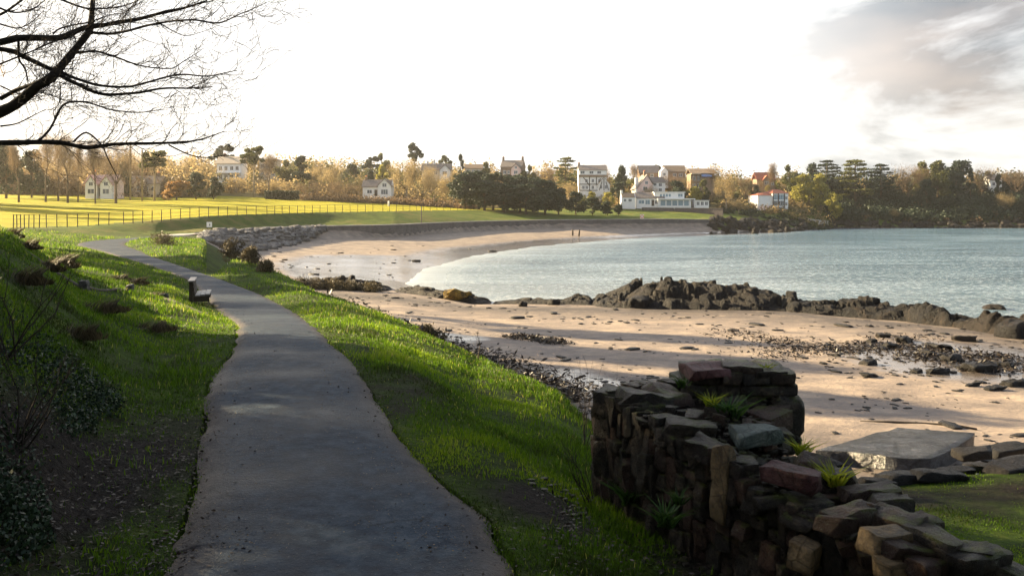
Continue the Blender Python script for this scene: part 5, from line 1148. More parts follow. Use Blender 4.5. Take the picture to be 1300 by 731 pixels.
# ------------------------------------------------------------------ ruined stone wall in the foreground
def ruin():
    root = thing('stone_wall', 'ruined dark stone wall with a raised block of masonry at its far corner, stepping down towards the viewer', 'wall', (1.8, 7.5, 4.8)); O = np.array([1.8, 7.5, 4.8]); r = random.Random(21)
    E = [(.93, 8.6), (1.25, 7.62), (1.75, 6.78), (2.28, 6.03), (2.75, 5.5), (3.10, 5.05)]           # foot line of the left face
    TZ = [6.12, 6.10, 5.93, 5.72, 5.50, 5.30]; BZ = [4.9, 4.75, 4.7, 4.65, 4.6, 4.6]
    B = [(2.95, 9.0), (2.55, 8.0), (2.42, 7.15), (2.85, 6.45), (3.4, 5.9), (3.85, 5.5)]              # right edge
    L = np.concatenate([[0], np.cumsum([math.dist(a, b) for a, b in zip(E[:-1], E[1:])])])
    def at(s): return np.array([np.interp(s, L, [e[0] for e in E]), np.interp(s, L, [e[1] for e in E])]), np.interp(s, L, TZ), np.interp(s, L, BZ)
    def stone(w, d, h, pos, rot, mat='rock_wall', label=None, cuts=3, **k):
        V, Fq = stone_mesh(w, d, h, r.randrange(99999), cuts=cuts, **k); o = mesh_np('stone', V, Fq, M[mat], root); o.location = Vector(np.array(pos) - O); o.rotation_euler = rot
        if label: o['label'] = label
        return o
    # rubble core, set back behind the facing stones
    V = []; n = len(E)
    for i in range(n):
        inn = np.array(B[i]) - np.array(E[i]); inn = inn / np.linalg.norm(inn); a = np.array(E[i]) + inn * .13; b = np.array(B[i]) - inn * .06
        V += [(a[0], a[1], BZ[i] - .6), (b[0], b[1], BZ[i] - .9), (b[0], b[1], TZ[i] - .17), (a[0], a[1], TZ[i] - .14)]
    V = np.array(V) - O; Fq = [[i * 4 + k, i * 4 + (k + 1) % 4, i * 4 + 4 + (k + 1) % 4, i * 4 + 4 + k] for i in range(n - 1) for k in range(4)] + [[0, 3, 2, 1]]
    core = mesh_np('rubble_core', V, np.array(Fq), simple('earth_core', (.022, .017, .013), .95, .1, .5, 9, .02), root)
    # left face: upright slabs in irregular tiers
    s = 0.02
    while s < L[-1] - .05:
        w = r.uniform(.07, .15); p, tz, bz = at(s + w / 2); p2, _, _ = at(min(s + w / 2 + .05, L[-1])); p1, _, _ = at(max(0, s + w / 2 - .05)); a = math.atan2(p2[1] - p1[1], p2[0] - p1[0]); z = bz - .12
        top = tz - .03 + r.uniform(-.05, .04)
        while z < top - .06:
            tall = r.random() < (.75 if s < 1.9 else .45); h = r.uniform(.14, .40) if tall else r.uniform(.07, .16)
            if top - z - h < .10: h = top - z
            out = r.uniform(-.035, .035); nx, ny = -math.sin(a), math.cos(a)                       # pointing to the inside of the wall
            if nx * 1 + ny * .5 < 0: nx, ny = -nx, -ny
            ww = w * r.uniform(.9, 1.12); stone(ww, r.uniform(.20, .30), h * .97, (p[0] + nx * (.10 - out), p[1] + ny * (.10 - out), z + h / 2), (r.uniform(-.07, .07), r.uniform(-.10, .10), a + r.uniform(-.14, .14)), jitter=.26, rough=.055, rnd_=.08, cuts=4)
            z += h
        s += w * .97
    # far end face towards the beach, seen from behind its edge
    for k in range(12):
        t = (k + .3) / 12; p = np.array(E[0]) * (1 - t) + np.array((2.0, 9.0)) * t; z = 4.9
        while z < 6.05:
            h = r.uniform(.12, .34); h = min(h, 6.12 - z); stone(.16, .26, h, (p[0], p[1] + .04, z + h / 2), (0, r.uniform(-.05, .05), .35 + r.uniform(-.1, .1)), cuts=3, jitter=.25); z += h
    for zz, hh in ((4.95, .3), (5.25, .38), (5.62, .26), (5.86, .25)): stone(.24, .26, hh, (1.0, 8.52, zz + hh / 2), (0, 0, -.6), cuts=4, jitter=.2)
    # top: flat slabs, rougher towards the viewer
    for j in range(120):
        sN = r.uniform(.05, L[-1] - .05); p, tz, _ = at(sN); i = min(n - 2, int(np.searchsorted(L, sN) - 1)); t = (sN - L[i]) / (L[i + 1] - L[i]); q = np.array(B[i]) * (1 - t) + np.array(B[i + 1]) * t; f = r.random() ** .9; c = p * (1 - f) + q * f
        if c[1] > 8.35 and c[0] > 1.75: continue
        sz = r.uniform(.12, .32); dz = -.10 * f + r.uniform(-.05, .04)
        stone(sz, sz * r.uniform(.55, .95), r.uniform(.06, .15), (c[0], c[1], tz - .07 + dz), (r.uniform(-.16, .16), r.uniform(-.16, .16), r.uniform(0, 3.1)), cuts=2, jitter=.28, rough=.05)
    # named special stones
    def on(px, row, D): q = W(px, row, D); return (q.x, q.y, q.z)
    M['rock_pale'] = rockmat('pale_green_stone', (.06, .08, .075), (.14, .18, .165), (.30, .34, .31), 0, .5, 5.0, .3, (.2, .22, .2)); M['rock_red'] = rockmat('reddish_stone', (.04, .02, .02), (.12, .055, .055), (.22, .12, .12), 0, .45, 5.0, .2, (.2, .09, .09))
    M['rock_tan'] = rockmat('tan_stone', (.07, .05, .028), (.20, .145, .08), (.38, .28, .16), 0, .42, 5.0, .2, (.20, .14, .08))  # tan tone raised to stand for sunlit gold on shaded stones
    stone(.44, .26, .13, on(958, 551, 7.35), (.05, -.05, .3), 'rock_pale', 'pale greenish flat stone on top of the wall')
    stone(.40, .22, .16, on(1005, 605, 6.45), (0, .12, -.5), 'rock_red', 'reddish purple stone with a straight edge')
    stone(.18, .16, .64, on(919, 614, 6.80), (.03, .05, -.9), 'rock_tan', 'tall tan upright slab with sunlight put into its colour')
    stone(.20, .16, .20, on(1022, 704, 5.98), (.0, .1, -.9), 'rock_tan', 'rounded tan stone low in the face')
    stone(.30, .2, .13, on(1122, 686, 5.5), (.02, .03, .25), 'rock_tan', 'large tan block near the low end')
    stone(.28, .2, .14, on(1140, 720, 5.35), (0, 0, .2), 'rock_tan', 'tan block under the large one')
    for px, row, D, sz in ((1085, 655, 5.9, .34), (1065, 664, 5.8, .26), (1140, 660, 5.8, .36), (1165, 668, 5.75, .3), (1185, 688, 5.5, .36), (1215, 700, 5.4, .34), (1235, 716, 5.3, .36), (1200, 712, 5.4, .28), (1130, 640, 6.2, .3), (1265, 728, 5.3, .34), (1108, 648, 6.05, .28), (1100, 628, 6.4, .35), (1062, 608, 6.7, .3), (1035, 592, 6.9, .3), (875, 548, 7.4, .45), (820, 510, 8.2, .5), (845, 500, 8.5, .5), (900, 570, 7.0, .4), (1180, 718, 5.3, .34), (1150, 700, 5.4, .3)):
        stone(sz, sz * .6, r.uniform(.10, .16), on(px, row, D), (r.uniform(-.15, .15), r.uniform(-.1, .25), r.uniform(-1.2, .8)), cuts=4, jitter=.32, rough=.08)
    # raised masonry at the far corner: courses of flat stones
    x0, x1 = 1.78, 2.98; z = 5.45; row = 0; y0 = 8.75
    while z < 6.24:
        h = r.uniform(.11, .19) if z < 6.0 else r.uniform(.09, .13); x = x0 + r.uniform(-.03, .05) + (.05 if z > 6.1 else 0); xe = x1 - (.34 if z < 6.02 else .05)
        while x < xe - .05:
            w = min(r.uniform(.20, .42), xe - x + .02)
            for yy in (y0, y0 + .38): stone(w * .98, .40, h * .97, (x + w / 2, yy + r.uniform(-.03, .03), z + h / 2), (r.uniform(-.05, .05), r.uniform(-.04, .04), r.uniform(-.1, .1)), cuts=3 if yy == y0 else 2, jitter=.14)
            x += w
        z += h
    stone(.38, .5, .40, (2.82, 8.72, 5.84), (.02, .0, .1), label='big rounded block at the right end of the raised masonry', cuts=5, rnd_=.5, rough=.06); stone(.36, .5, .22, (2.80, 8.72, 5.54), (0, 0, .05), cuts=4, rnd_=.4)
    stone(.48, .36, .10, (2.05, 8.7, 6.27), (.04, .0, .1), label='long reddish stone lying on top of the raised masonry', cuts=4, mat='rock_red'); stone(.40, .34, .10, (2.42, 8.75, 6.29), (0, .05, -.1), cuts=4); stone(.36, .34, .11, (2.68, 8.7, 6.25), (0, .03, .1), cuts=3)
    # loose rubble on the wall top and its foot
    rs = np.random.default_rng(4); BV, BF = stone_mesh(1, .7, .5, 3, cuts=1, jitter=.3, rough=.1); Vs = []; Fs = []; k = 0
    for j in range(900):
        if j < 600:
            sN = rs.uniform(0, L[-1]); p, tz, _ = at(sN); i = min(n - 2, int(np.searchsorted(L, sN) - 1)); t = (sN - L[i]) / (L[i + 1] - L[i]); q = np.array(B[i]) * (1 - t) + np.array(B[i + 1]) * t; f = rs.random(); c = p * (1 - f) + q * f; zz = tz - .05 - .08 * f; s_ = rs.uniform(.02, .07)
        else:
            sN = rs.uniform(0, L[-1]); p, _, _ = at(sN); c = p + np.array([-.9, -.45]) * abs(rs.normal()) * .45; zz = gz(c[0], c[1]); s_ = rs.uniform(.02, .08)
        a = rs.uniform(0, 6.28); ca, sa = math.cos(a), math.sin(a); v = BV * s_; v = np.column_stack([v[:, 0] * ca - v[:, 1] * sa, v[:, 0] * sa + v[:, 1] * ca, v[:, 2]]) + np.array([c[0], c[1], zz]) - O; Vs.append(v); Fs.append(BF + k * len(BV)); k += 1
    ru = mesh_np('rubble', np.concatenate(Vs), np.concatenate(Fs), M['rock_wall'], root); ru['kind'] = 'stuff'
ruin()

# ------------------------------------------------------------------ small plants
def blades(P, H, W_, lean, seed, tintf=None, bend=0.35):
    """curved grass blades (two triangles + tip) as one mesh"""
    r = np.random.default_rng(seed); n = len(P); a = r.uniform(0, 6.283, n); d = np.stack([np.cos(a), np.sin(a), np.zeros(n)], 1); b = r.uniform(0, 6.283, n); l = np.stack([np.cos(b), np.sin(b), np.zeros(n)], 1) * (H * bend * r.uniform(.3, 1.6, n))[:, None] + np.asarray(lean) * H[:, None]
    up = np.array([0, 0, 1.0]) * H[:, None]; w = d * W_[:, None] * .5
    V = np.stack([P - w, P + w, P + up * .55 + l * .35 - w * .7, P + up * .55 + l * .35 + w * .7, P + up * r.uniform(.8, 1.05, n)[:, None] + l], 1).reshape(-1, 3); k = np.arange(n)[:, None] * 5
    return V, [k + np.array([[0, 1, 3, 2]]), k + np.array([[2, 3, 4]])]
def grassmat(name, stops, tr=.45):
    m = MT(name, .55, .25); f = m.math('ADD', m.math('MULTIPLY', m.attr('tint'), .55), m.math('MULTIPLY', m.noise(.55, 4, .6), .45)); c = m.ramp(f, stops); m.set('Base Color', c); m.translucent(c, tr); return m.m
M['blade'] = grassmat('grass_blades', [(.22, (.030, .030, .008)), (.38, (.040, .068, .007)), (.52, (.095, .19, .007)), (.70, (.23, .33, .012)), (.92, (.42, .38, .10))])
M['drygrass'] = grassmat('dry_grass', [(.2, (.03, .024, .012)), (.5, (.075, .060, .030)), (.8, (.17, .135, .075))], .3)
def near_grass():
    r = np.random.default_rng(8); N = 520000
    c = r.uniform(-20, 1330, N); D = np.exp(r.uniform(math.log(3.6), math.log(100), N)); x = (c - 650) / F * D
    z, k, cc, d = terrain(x, D); dm = dirt_mask(x, D)
    dens = np.clip(.8 + 1.3 * fbm(x, D, 1.1, 3, 50), .08, 1) * np.clip(1 - dm * 1.2, .06, 1)
    keep = (((k < 4.45) | ((cc < 262) & (k < 13.9))) & (d > -.05 + fbm(x, D, 2.2, 3, 58) * .11 - .10 * r.random(N) ** 3) & (r.random(N) < dens)); 
    # not inside the ruined wall
    wl = (D < 9.3) & (x > .9 + (8.6 - np.minimum(D, 8.6)) * .62) & (x < 4.2 - (D - 5) * .3) & (D > 5); keep &= ~wl
    x, D, z, d, k = x[keep], D[keep], z[keep], d[keep], k[keep]; n = len(x); tuft = np.clip(fbm(x, D, .9, 4, 51) * 1.8 + .4, 0, 1.6)
    H = .85 * (.030 + .050 * tuft + .028 * r.random(n)) * (.8 + D / 26) * np.clip(.45 + d * 1.2, .45, 1) * np.where((x > 2.5) & (D < 18), .45, 1); Wd = (.0050 + .0022 * D ** .80 * .5) * r.uniform(.7, 1.4, n)
    V, Fs = blades(np.column_stack([x, D, z - .01]), H, Wd, (0.0, 0, 0), 9); t = np.clip(.33 + .45 * fbm(x, D, .6, 4, 52) + .35 * r.random(n), 0, 1); t = np.where((x < 2.5) & (r.random(n) < .02 + .13 * np.clip(fbm(x, D, .35, 3, 53), 0, 1)), 1.2, t)
    tag(mesh_np('grass', V, Fs, M['blade'], attrs={'tint': np.repeat(t, 5)}), 'short green grass covering the banks beside the path', kind='stuff')
near_grass()

def tussock(name, label, px, D, w, h, seed, mat='drygrass', cat='grass tussock', group='dead brown grass tussocks', n=500, x=None):
    p = G(px, D); r = np.random.default_rng(seed); a = r.uniform(0, 6.283, n); q = np.sqrt(r.random(n)) * w / 2; P = np.column_stack([np.cos(a) * q, np.sin(a) * q * .8, np.zeros(n)]); H = h * (1 - (q / (w / 2)) ** 2 * .75) * r.uniform(.5, 1.1, n)
    V, Fs = blades(P, H, np.full(n, .006 + .0012 * D), (0, 0, 0), seed, bend=.55); V[:, :2] += V[:, :2] * (V[:, 2] / h)[:, None] * .2
    o = mesh_np(name, V, Fs, M[mat], attrs={'tint': np.repeat(r.random(n), 5)}); o.location = p; return tag(o, label, cat, group)
for i, (px, D, w, h, lb) in enumerate([(80, 25, 1.1, .75, 'brown tussock highest on the left bank beside the path bend'), (62, 19, .8, .55, 'brown tussock in the middle of the upper left bank'), (35, 22, .8, .5, 'small brown tussock high on the bank by the left edge'),
        (150, 34, 1.3, .5, 'dark tussock on the bright grass above the bench'), (176, 33, .9, .5, 'smaller dark tussock just above and left of the bench'), (196, 26, .9, .3, 'low tussock below the fallen log'), (122, 15.5, 1.3, .42, 'wide pale brown tussock in the middle of the left bank'),
        (190, 16, 1.1, .35, 'brown tussock lower on the left bank near the path'), (100, 11.5, .8, .4, 'pale tussock at the edge of the dark undergrowth'), (12, 27, 1.0, .6, 'brown tussock at the crest by the left edge'), (30, 12.5, .9, .5, 'dark tussock in the shade by the left edge')]):
    tussock('grass_tussock', lb, px, D, w * .9, h * .72, 100 + i)
def shore_bush(label, px, D, w, h, seed, mat='drygrass'):
    """rounded bush of fine stems above the beach edge"""
    p = G(px, D, -.1); bl = rb(seed, 12, w / 2 * .7, .15 * h, .8 * h, w * .22, flatz=.9); P, t = clumps(bl, 2200, seed); V, Fq = leaf_quads(P, .045 * (D / 40) ** .5 + .02, .35, seed); r = thing('shore_bush', label, 'bush', p)
    mesh_np('foliage', V, Fq, M[mat], r, attrs={'tint': np.repeat(t, 4)}); m = MB()
    for k in range(7): a = k * .9; m.tube([(0, 0, -.1), (math.cos(a) * w * .15, math.sin(a) * w * .15, h * .4), (math.cos(a) * w * .33, math.sin(a) * w * .3, h * .75)], [.03, .02, .01], 4)
    m.build('stem', M['dark_bark'], r)
shore_bush('leftmost and tallest brown bush where the grass meets the stone revetment', 296, 55, 2.1, 1.7, 1); shore_bush('second brown bush at the grass edge above the beach, right of the tallest', 318, 52, 1.6, 1.2, 2)
shore_bush('green bush behind the brown bushes at the grass edge', 327, 58, 1.5, 1.1, 3, 'blade'); shore_bush('low bush at the end of the row of shore bushes', 338, 47, 1.2, .8, 4)
shore_bush('low dark bush on the grass mound above the path bend', 205, 78, 3.2, 1.1, 5); shore_bush('low brown bush at the edge of the grass above the seaweed', 545, 29.5, 1.3, .45, 6)
for i, px in enumerate((384, 404, 424, 446, 470)):
    shore_bush(['first clump of brown reeds on the weedy bank, nearest the grass', 'second clump of brown reeds on the weedy bank', 'middle clump of brown reeds on the weedy bank', 'fourth clump of brown reeds on the weedy bank', 'last clump of brown reeds, nearest the yellow lichen boulder'][i], px, 71, 2.6, .7, 20 + i)

def ivy_bank():
    r = np.random.default_rng(44); N = 60000; c = r.uniform(-60, 190, N); D = np.exp(r.uniform(math.log(3.6), math.log(10), N)); x = (c - 650) / F * D; z, k, cc, d = terrain(x, D)
    m = fbm(x, D, .9, 4, 71); edge = (x + .9 + D * .42) < .15 + m * .5; keep = edge & (x < -2.55 - .10 * D) & (r.random(N) < np.clip(.55 + m, .05, 1)); x, D, z, m = x[keep], D[keep], z[keep], m[keep]; n = len(x)
    up = np.abs(r.normal(size=n)) * (.03 + .09 * np.clip(m + .3, 0, 1)); P = np.column_stack([x, D, z + up]); V, Fq = leaf_quads(P, .017, .8, 45)
    tag(mesh_np('ivy_undergrowth', V, Fq, M['ivyleaf'], attrs={'tint': np.repeat(r.random(n), 4)}), 'dark glossy ivy and bramble leaves on the shaded left bank', kind='stuff')
    n = 3600; c = r.uniform(-40, 270, n); D = np.exp(r.uniform(math.log(3.8), math.log(10), n)); x = (c - 650) / F * D; z = terrain(x, D)[0]; P = np.column_stack([x, D, z + .012 + r.random(n) * .02]); V, Fq = leaf_quads(P, .021, .4, 46, .8)
    x2 = r.uniform(.2, 1.9, 900); D2 = np.abs(r.normal(size=900)) * 1.2 + 5.3; z2 = terrain(x2, D2)[0]; V2, F2 = leaf_quads(np.column_stack([x2, D2, z2 + .02]), .02, .45, 47, .8)
    tag(mesh_np('leaf_litter', np.concatenate([V, V2]), np.concatenate([Fq, F2 + len(V)]), M['litter'], attrs={'tint': np.concatenate([np.repeat(r.random(n), 4), np.repeat(r.random(900), 4)])}), 'dead leaves and twigs on the dark earth beside the path and the wall', kind='stuff')
M['ivyleaf'] = leafmat('ivy_leaves', [(0, (.008, .016, .008)), (.6, (.022, .042, .018)), (.9, (.05, .085, .04)), (1, (.06, .10, .05))], .15, 1.0, .5)
M['litter'] = leafmat('dead_leaves', [(0, (.018, .013, .010)), (.6, (.035, .024, .017)), (.92, (.07, .048, .03)), (1, (.28, .13, .04))], .15, 1.0, .5)
ivy_bank()

def path_bits():
    r = np.random.default_rng(3); n = 1500; i = r.integers(20, 190, n); t = r.random(n); t = np.where(r.random(n) < .6, np.abs(r.normal(size=n)) * .10, t); t = np.where(r.random(n) < .5, t, 1 - t); t = np.clip(t, 0.01, .99); P = PLd[i] * (1 - t)[:, None] + PRd[i] * t[:, None]; P = P + r.normal(size=(n, 2)) * .12
    z = zpath(P[:, 1]) + .028; V, Fq = leaf_quads(np.column_stack([P, z]), .016, .5, 5, .85); tag(mesh_np('path_litter', V, Fq, M['litter'], attrs={'tint': np.repeat(r.random(n), 4)}), 'small dead leaves and grit on the path', kind='stuff')
path_bits()

def pale_grit():
    r = np.random.default_rng(33); n = 1300; i = r.integers(16, 150, n); t = r.uniform(.02, .98, n); P = PLd[i] * (1 - t)[:, None] + PRd[i] * t[:, None] + r.normal(size=(n, 2)) * .15
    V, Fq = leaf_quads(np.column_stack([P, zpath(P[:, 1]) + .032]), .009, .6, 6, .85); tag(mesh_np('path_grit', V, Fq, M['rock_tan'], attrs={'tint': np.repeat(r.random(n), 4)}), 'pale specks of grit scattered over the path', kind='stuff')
pale_grit()
def fern(label, px, row, D, w, mat, seed, n=60, name='wall_plant'):
    r = np.random.default_rng(seed); a = r.uniform(0, 6.283, n); P = np.column_stack([np.cos(a), np.sin(a), np.zeros(n)]) * (r.random(n) * w * .25)[:, None]; V, Fs = blades(P, w * r.uniform(.4, .9, n), np.full(n, w * .10), (0, 0, 0), seed, bend=.9)
    o = mesh_np(name, V, Fs, M[mat], attrs={'tint': np.repeat(r.random(n), 5)}); o.location = W(px, row, D); tag(o, label, 'plant', 'small plants growing on the ruined wall')
M['fern'] = grassmat('fern_green', [(.2, (.02, .05, .012)), (.6, (.05, .11, .02)), (.9, (.12, .20, .03))], .35); M['fernlit'] = grassmat('yellow_fern', [(.2, (.14, .19, .01)), (.6, (.30, .34, .02)), (.9, (.50, .46, .04))], .5)
fern('bright yellow green tuft on the wall in front of the raised masonry', 902, 518, 8.0, .20, 'fernlit', 1); fern('dark bluish green fern on the wall in front of the raised masonry', 925, 533, 7.9, .30, 'fern', 2, 110); fern('small dark fern left of the raised masonry', 866, 492, 8.6, .18, 'fern', 3)
fern('yellow green fern on the low right side of the wall', 1060, 617, 6.6, .22, 'fernlit', 4, 80); fern('mossy yellow tuft on top of the raised masonry', 972, 472, 8.75, .14, 'fernlit', 5, 50); fern('dark fern in the shade at the foot of the wall face', 845, 668, 7.0, .26, 'fern', 6, 90)
fern('green tuft low in the shaded wall face', 862, 640, 6.85, .16, 'fern', 7, 60); fern('green grass tuft behind the pale greenish stone', 1018, 578, 7.3, .2, 'fernlit', 8, 80); fern('green tuft at the left foot of the wall', 800, 640, 7.9, .3, 'fern', 9, 120)

def twiggy(name, label, px, D, h, seed, spread=.5, mat='dark_bark', cat='bare shrub', lean=(0, 0), n=5, r0=.012, base=None):
    rnd = random.Random(seed); S = []; tips = []
    for _ in range(n): grow(rnd, (rnd.gauss(0, .04), rnd.gauss(0, .04), -.05), (rnd.gauss(0, spread) + lean[0], rnd.gauss(0, spread) + lean[1], 1), h * .42, r0, 2, S, tips, up=.15, spread=.5, kids=(1, 2), decay=.66, maxd=4, wig=.12)
    V, Fq = segs_mesh(S, 3); o = mesh_np(name, V, Fq, M[mat]); o.location = G(px, D) if base is None else base; return tag(o, label, cat)
twiggy('bare_shrub', 'dark leafless shrub rising at the left edge of the bank', 8, 8.0, 1.5, 1, .45, lean=(.25, 0), n=8, r0=.011)
twiggy('bare_shrub', 'dark leafless shrub lower on the bank, its twigs reaching right', 22, 6.6, 1.1, 2, .4, lean=(.5, 0), n=7, r0=.010)
twiggy('bare_shrub', 'thin leafless shrub in front of the left end of the wall', 752, 8.0, 1.0, 3, .28, lean=(-.25, 0), n=7, r0=.007); twiggy('bare_shrub', 'taller thin leafless shrub standing against the sand left of the wall', 742, 11.5, 1.5, 4, .18, n=5, r0=.007)
twiggy('bare_shrub', 'leafless shrub right of the raised masonry against the sand', 1012, 10.2, 1.1, 5, .3, n=6, r0=.007); twiggy('dead_sapling', 'small dead sapling standing at the edge of the grass above the beach', 606, 22.5, .95, 6, .1, n=1, r0=.02, cat='sapling')
twiggy('bare_shrub', 'thin bare stems right of the small dead sapling, at the grass edge', 770, 13.5, 1.4, 7, .2, n=5, r0=.007)

# ------------------------------------------------------------------ bench, logs, slab
def bench():
    p = G(252, 32); r = thing('park_bench', 'dark wooden bench on the grass at the left edge of the path, facing the sea', 'bench', (p.x, p.y, p.z), R(18)); m = simple('weathered_dark_wood', (.022, .016, .012), .55, .3, .35, 6, .01); mt = simple('lit_plank_tops', (.20, .18, .17), .4, .5, .2, 8, .01)  # paler plank tops stand for light falling on the bench
    for y in (-.72, .72):
        MB().box(-.30, -.16, y - .07, y + .07, -.2, .92).build('post', m, r); MB().box(-.15, .42, y - .06, y + .06, .16, .36).build('bracket', m, r)
    for k in range(3):
        z = .48 + k * .155; MB().bar((-.12 - k * .02, -.85, z), (-.12 - k * .02, .85, z), .05, .135).build('back_plank', m, r)
    for k in range(3): MB().box(-.08 + k * .18, .08 + k * .18, -.86, .86, .365 + .02 * k, .415 + .02 * k).build('seat_plank', mt, r)
    MB().box(-.33, -.10, -.88, .88, .925, .965).build('top_rail', mt, r)
bench()
def logs():
    m = simple('grey_driftwood', (.09, .075, .06), .8, .2, .35, 6, .02)
    for a, b, w, lb in (((200, 26.0), (266, 24.2), .06, 'long grey log lying on the grass below the bench'), ((30, 20.5), (112, 21.5), .055, 'thin old log half buried across the upper left bank'), ((108, 21.6), (160, 24), .05, 'broken end of the thin log on the upper left bank')):
        p, q = G(*a), G(*b); mid = [p.lerp(q, t) for t in np.linspace(0, 1, 9)]; pts = [Vector((v.x, v.y, gz(v.x, v.y) + w * .35 + mnoise.noise(v) * .03)) for v in mid]; o = MB().tube([v - p for v in pts], [w * (.9 + .3 * mnoise.noise(v * 3)) for v in pts], 8).build('log', m, None, True); o.location = p; tag(o, lb, 'log', 'old logs on the left bank')
    for px, D, s, lb in ((107, 21.4, .22, 'pale stone beside the thin log on the upper bank'), (165, 24.2, .2, 'small white stone in the middle of the left bank'), (209, 26, .2, 'pale stone on the long grey log below the bench')):
        V, Fq = stone_mesh(1, .8, 1.2, px, cuts=3, rough=.1); o = mesh_np('pale_stone', V * s, Fq, M['slab']); o.location = G(px, D, .1); tag(o, lb, 'stone', 'pale stones on the left bank')
    # concrete slab on the beach and its broken neighbours
    sm = rockmat('wet_concrete_slab', (.022, .023, .028), (.055, .058, .068), (.13, .135, .15), 0, .16, 1.0, 0, (.1, .1, .1)); z1 = 2.0
    def P(px, row, z): D = (EYE - z) * F / (row - 262); return np.array([(px - 650) / F * D, D])
    c = [P(1036, 571, z1), P(1180, 584, z1), P(1243, 550, z1), P(1142, 543, z1)]; ctr = sum(c) / 4; top = []; n = 9; V = []
    for j in range(n):
        for i in range(n):
            u, v = i / (n - 1), j / (n - 1); q = c[0] * (1 - u) * (1 - v) + c[1] * u * (1 - v) + c[2] * u * v + c[3] * (1 - u) * v; e = (u in (0, 1)) or (v in (0, 1)); nz = mnoise.noise_vector(Vector((q[0], q[1], 3)) * 1.3); q = q + np.array(nz[:2]) * (.18 if e else .05); V.append((q[0] - ctr[0], q[1] - ctr[1], z1 + nz[2] * .04 - z1))
    Fq = [(j * n + i, j * n + i + 1, (j + 1) * n + i + 1, (j + 1) * n + i) for j in range(n - 1) for i in range(n - 1)]; rim = [i for i in range(n)] + [j * n + n - 1 for j in range(1, n)] + [(n - 1) * n + i for i in range(n - 2, -1, -1)] + [j * n for j in range(n - 2, 0, -1)]
    b0 = len(V); V += [(V[i][0] * .97, V[i][1] * .97, -.75) for i in rim]; m_ = len(rim); Fq += [(rim[(i + 1) % m_], rim[i], b0 + i, b0 + (i + 1) % m_) for i in range(m_)]
    o = mesh_np('concrete_slab', np.array(V), np.array(Fq), sm); o.location = (ctr[0], ctr[1], z1); tag(o, 'large wet broken concrete slab lying on the sand behind the wall', 'slab')
    r = random.Random(5); wv = [stone_data('flat_rock', 1, .6, .22, 700 + i, M['rock_wet'], cuts=4, rough=.07, jitter=.3) for i in range(5)]
    for px, row, D, s, lb in ((1150, 604, 12.3, .9, 'long dark flat rock lying in the mossy grass right of the wall'), (1190, 600, 12.2, .75, 'dark flat rock at the right end of the long one in the mossy grass'), (1215, 596, 12.6, .5, 'upright broken dark rock in the mossy grass'), (1245, 590, 13.0, .55, 'brown topped rock at the right end of the mossy grass'), (1235, 573, 17, .8, 'dark flat rock right of the concrete slab'), (1280, 569, 18, .8, 'dark rock by the right edge behind the mossy grass'), (1115, 612, 11.0, .45, 'small dark rock at the left end of the mossy grass'),
                              (1292, 598, 12.5, .8, 'dark rock at the right edge of the mossy grass'), (1078, 622, 8.0, .35, 'black stone leaning behind the low part of the wall'), (1045, 586, 9.0, .4, 'black pointed stone behind the middle of the wall'), (1100, 626, 7.6, .32, 'second black stone behind the low part of the wall')):
        o = link('flat_rock', r.choice(wv)); q = G(px, D); o.location = (q.x, q.y, max(q.z + .05 * s, EYE - (row - 262) / F * D - .03)); o.scale = (s, s * .8, s * r.uniform(.8, 1.3)); o.rotation_euler = (r.uniform(-.12, .12), r.uniform(-.12, .12), r.uniform(-.4, .4)); tag(o, lb, 'rock', 'dark flat rocks right of the ruined wall')
    dw = MB().tube([tuple(W(*q)) for q in ((1092, 534.5, 25.2), (1130, 536, 25.1), (1175, 538, 25), (1215, 541, 24.6), (1240, 545, 24.2))], [.02, .05, .05, .06, .04], 6).build('driftwood', M['dark_bark'], None, True); tag(dw, 'thin dark driftwood branch lying on the sand above the concrete slab', 'driftwood')
logs()

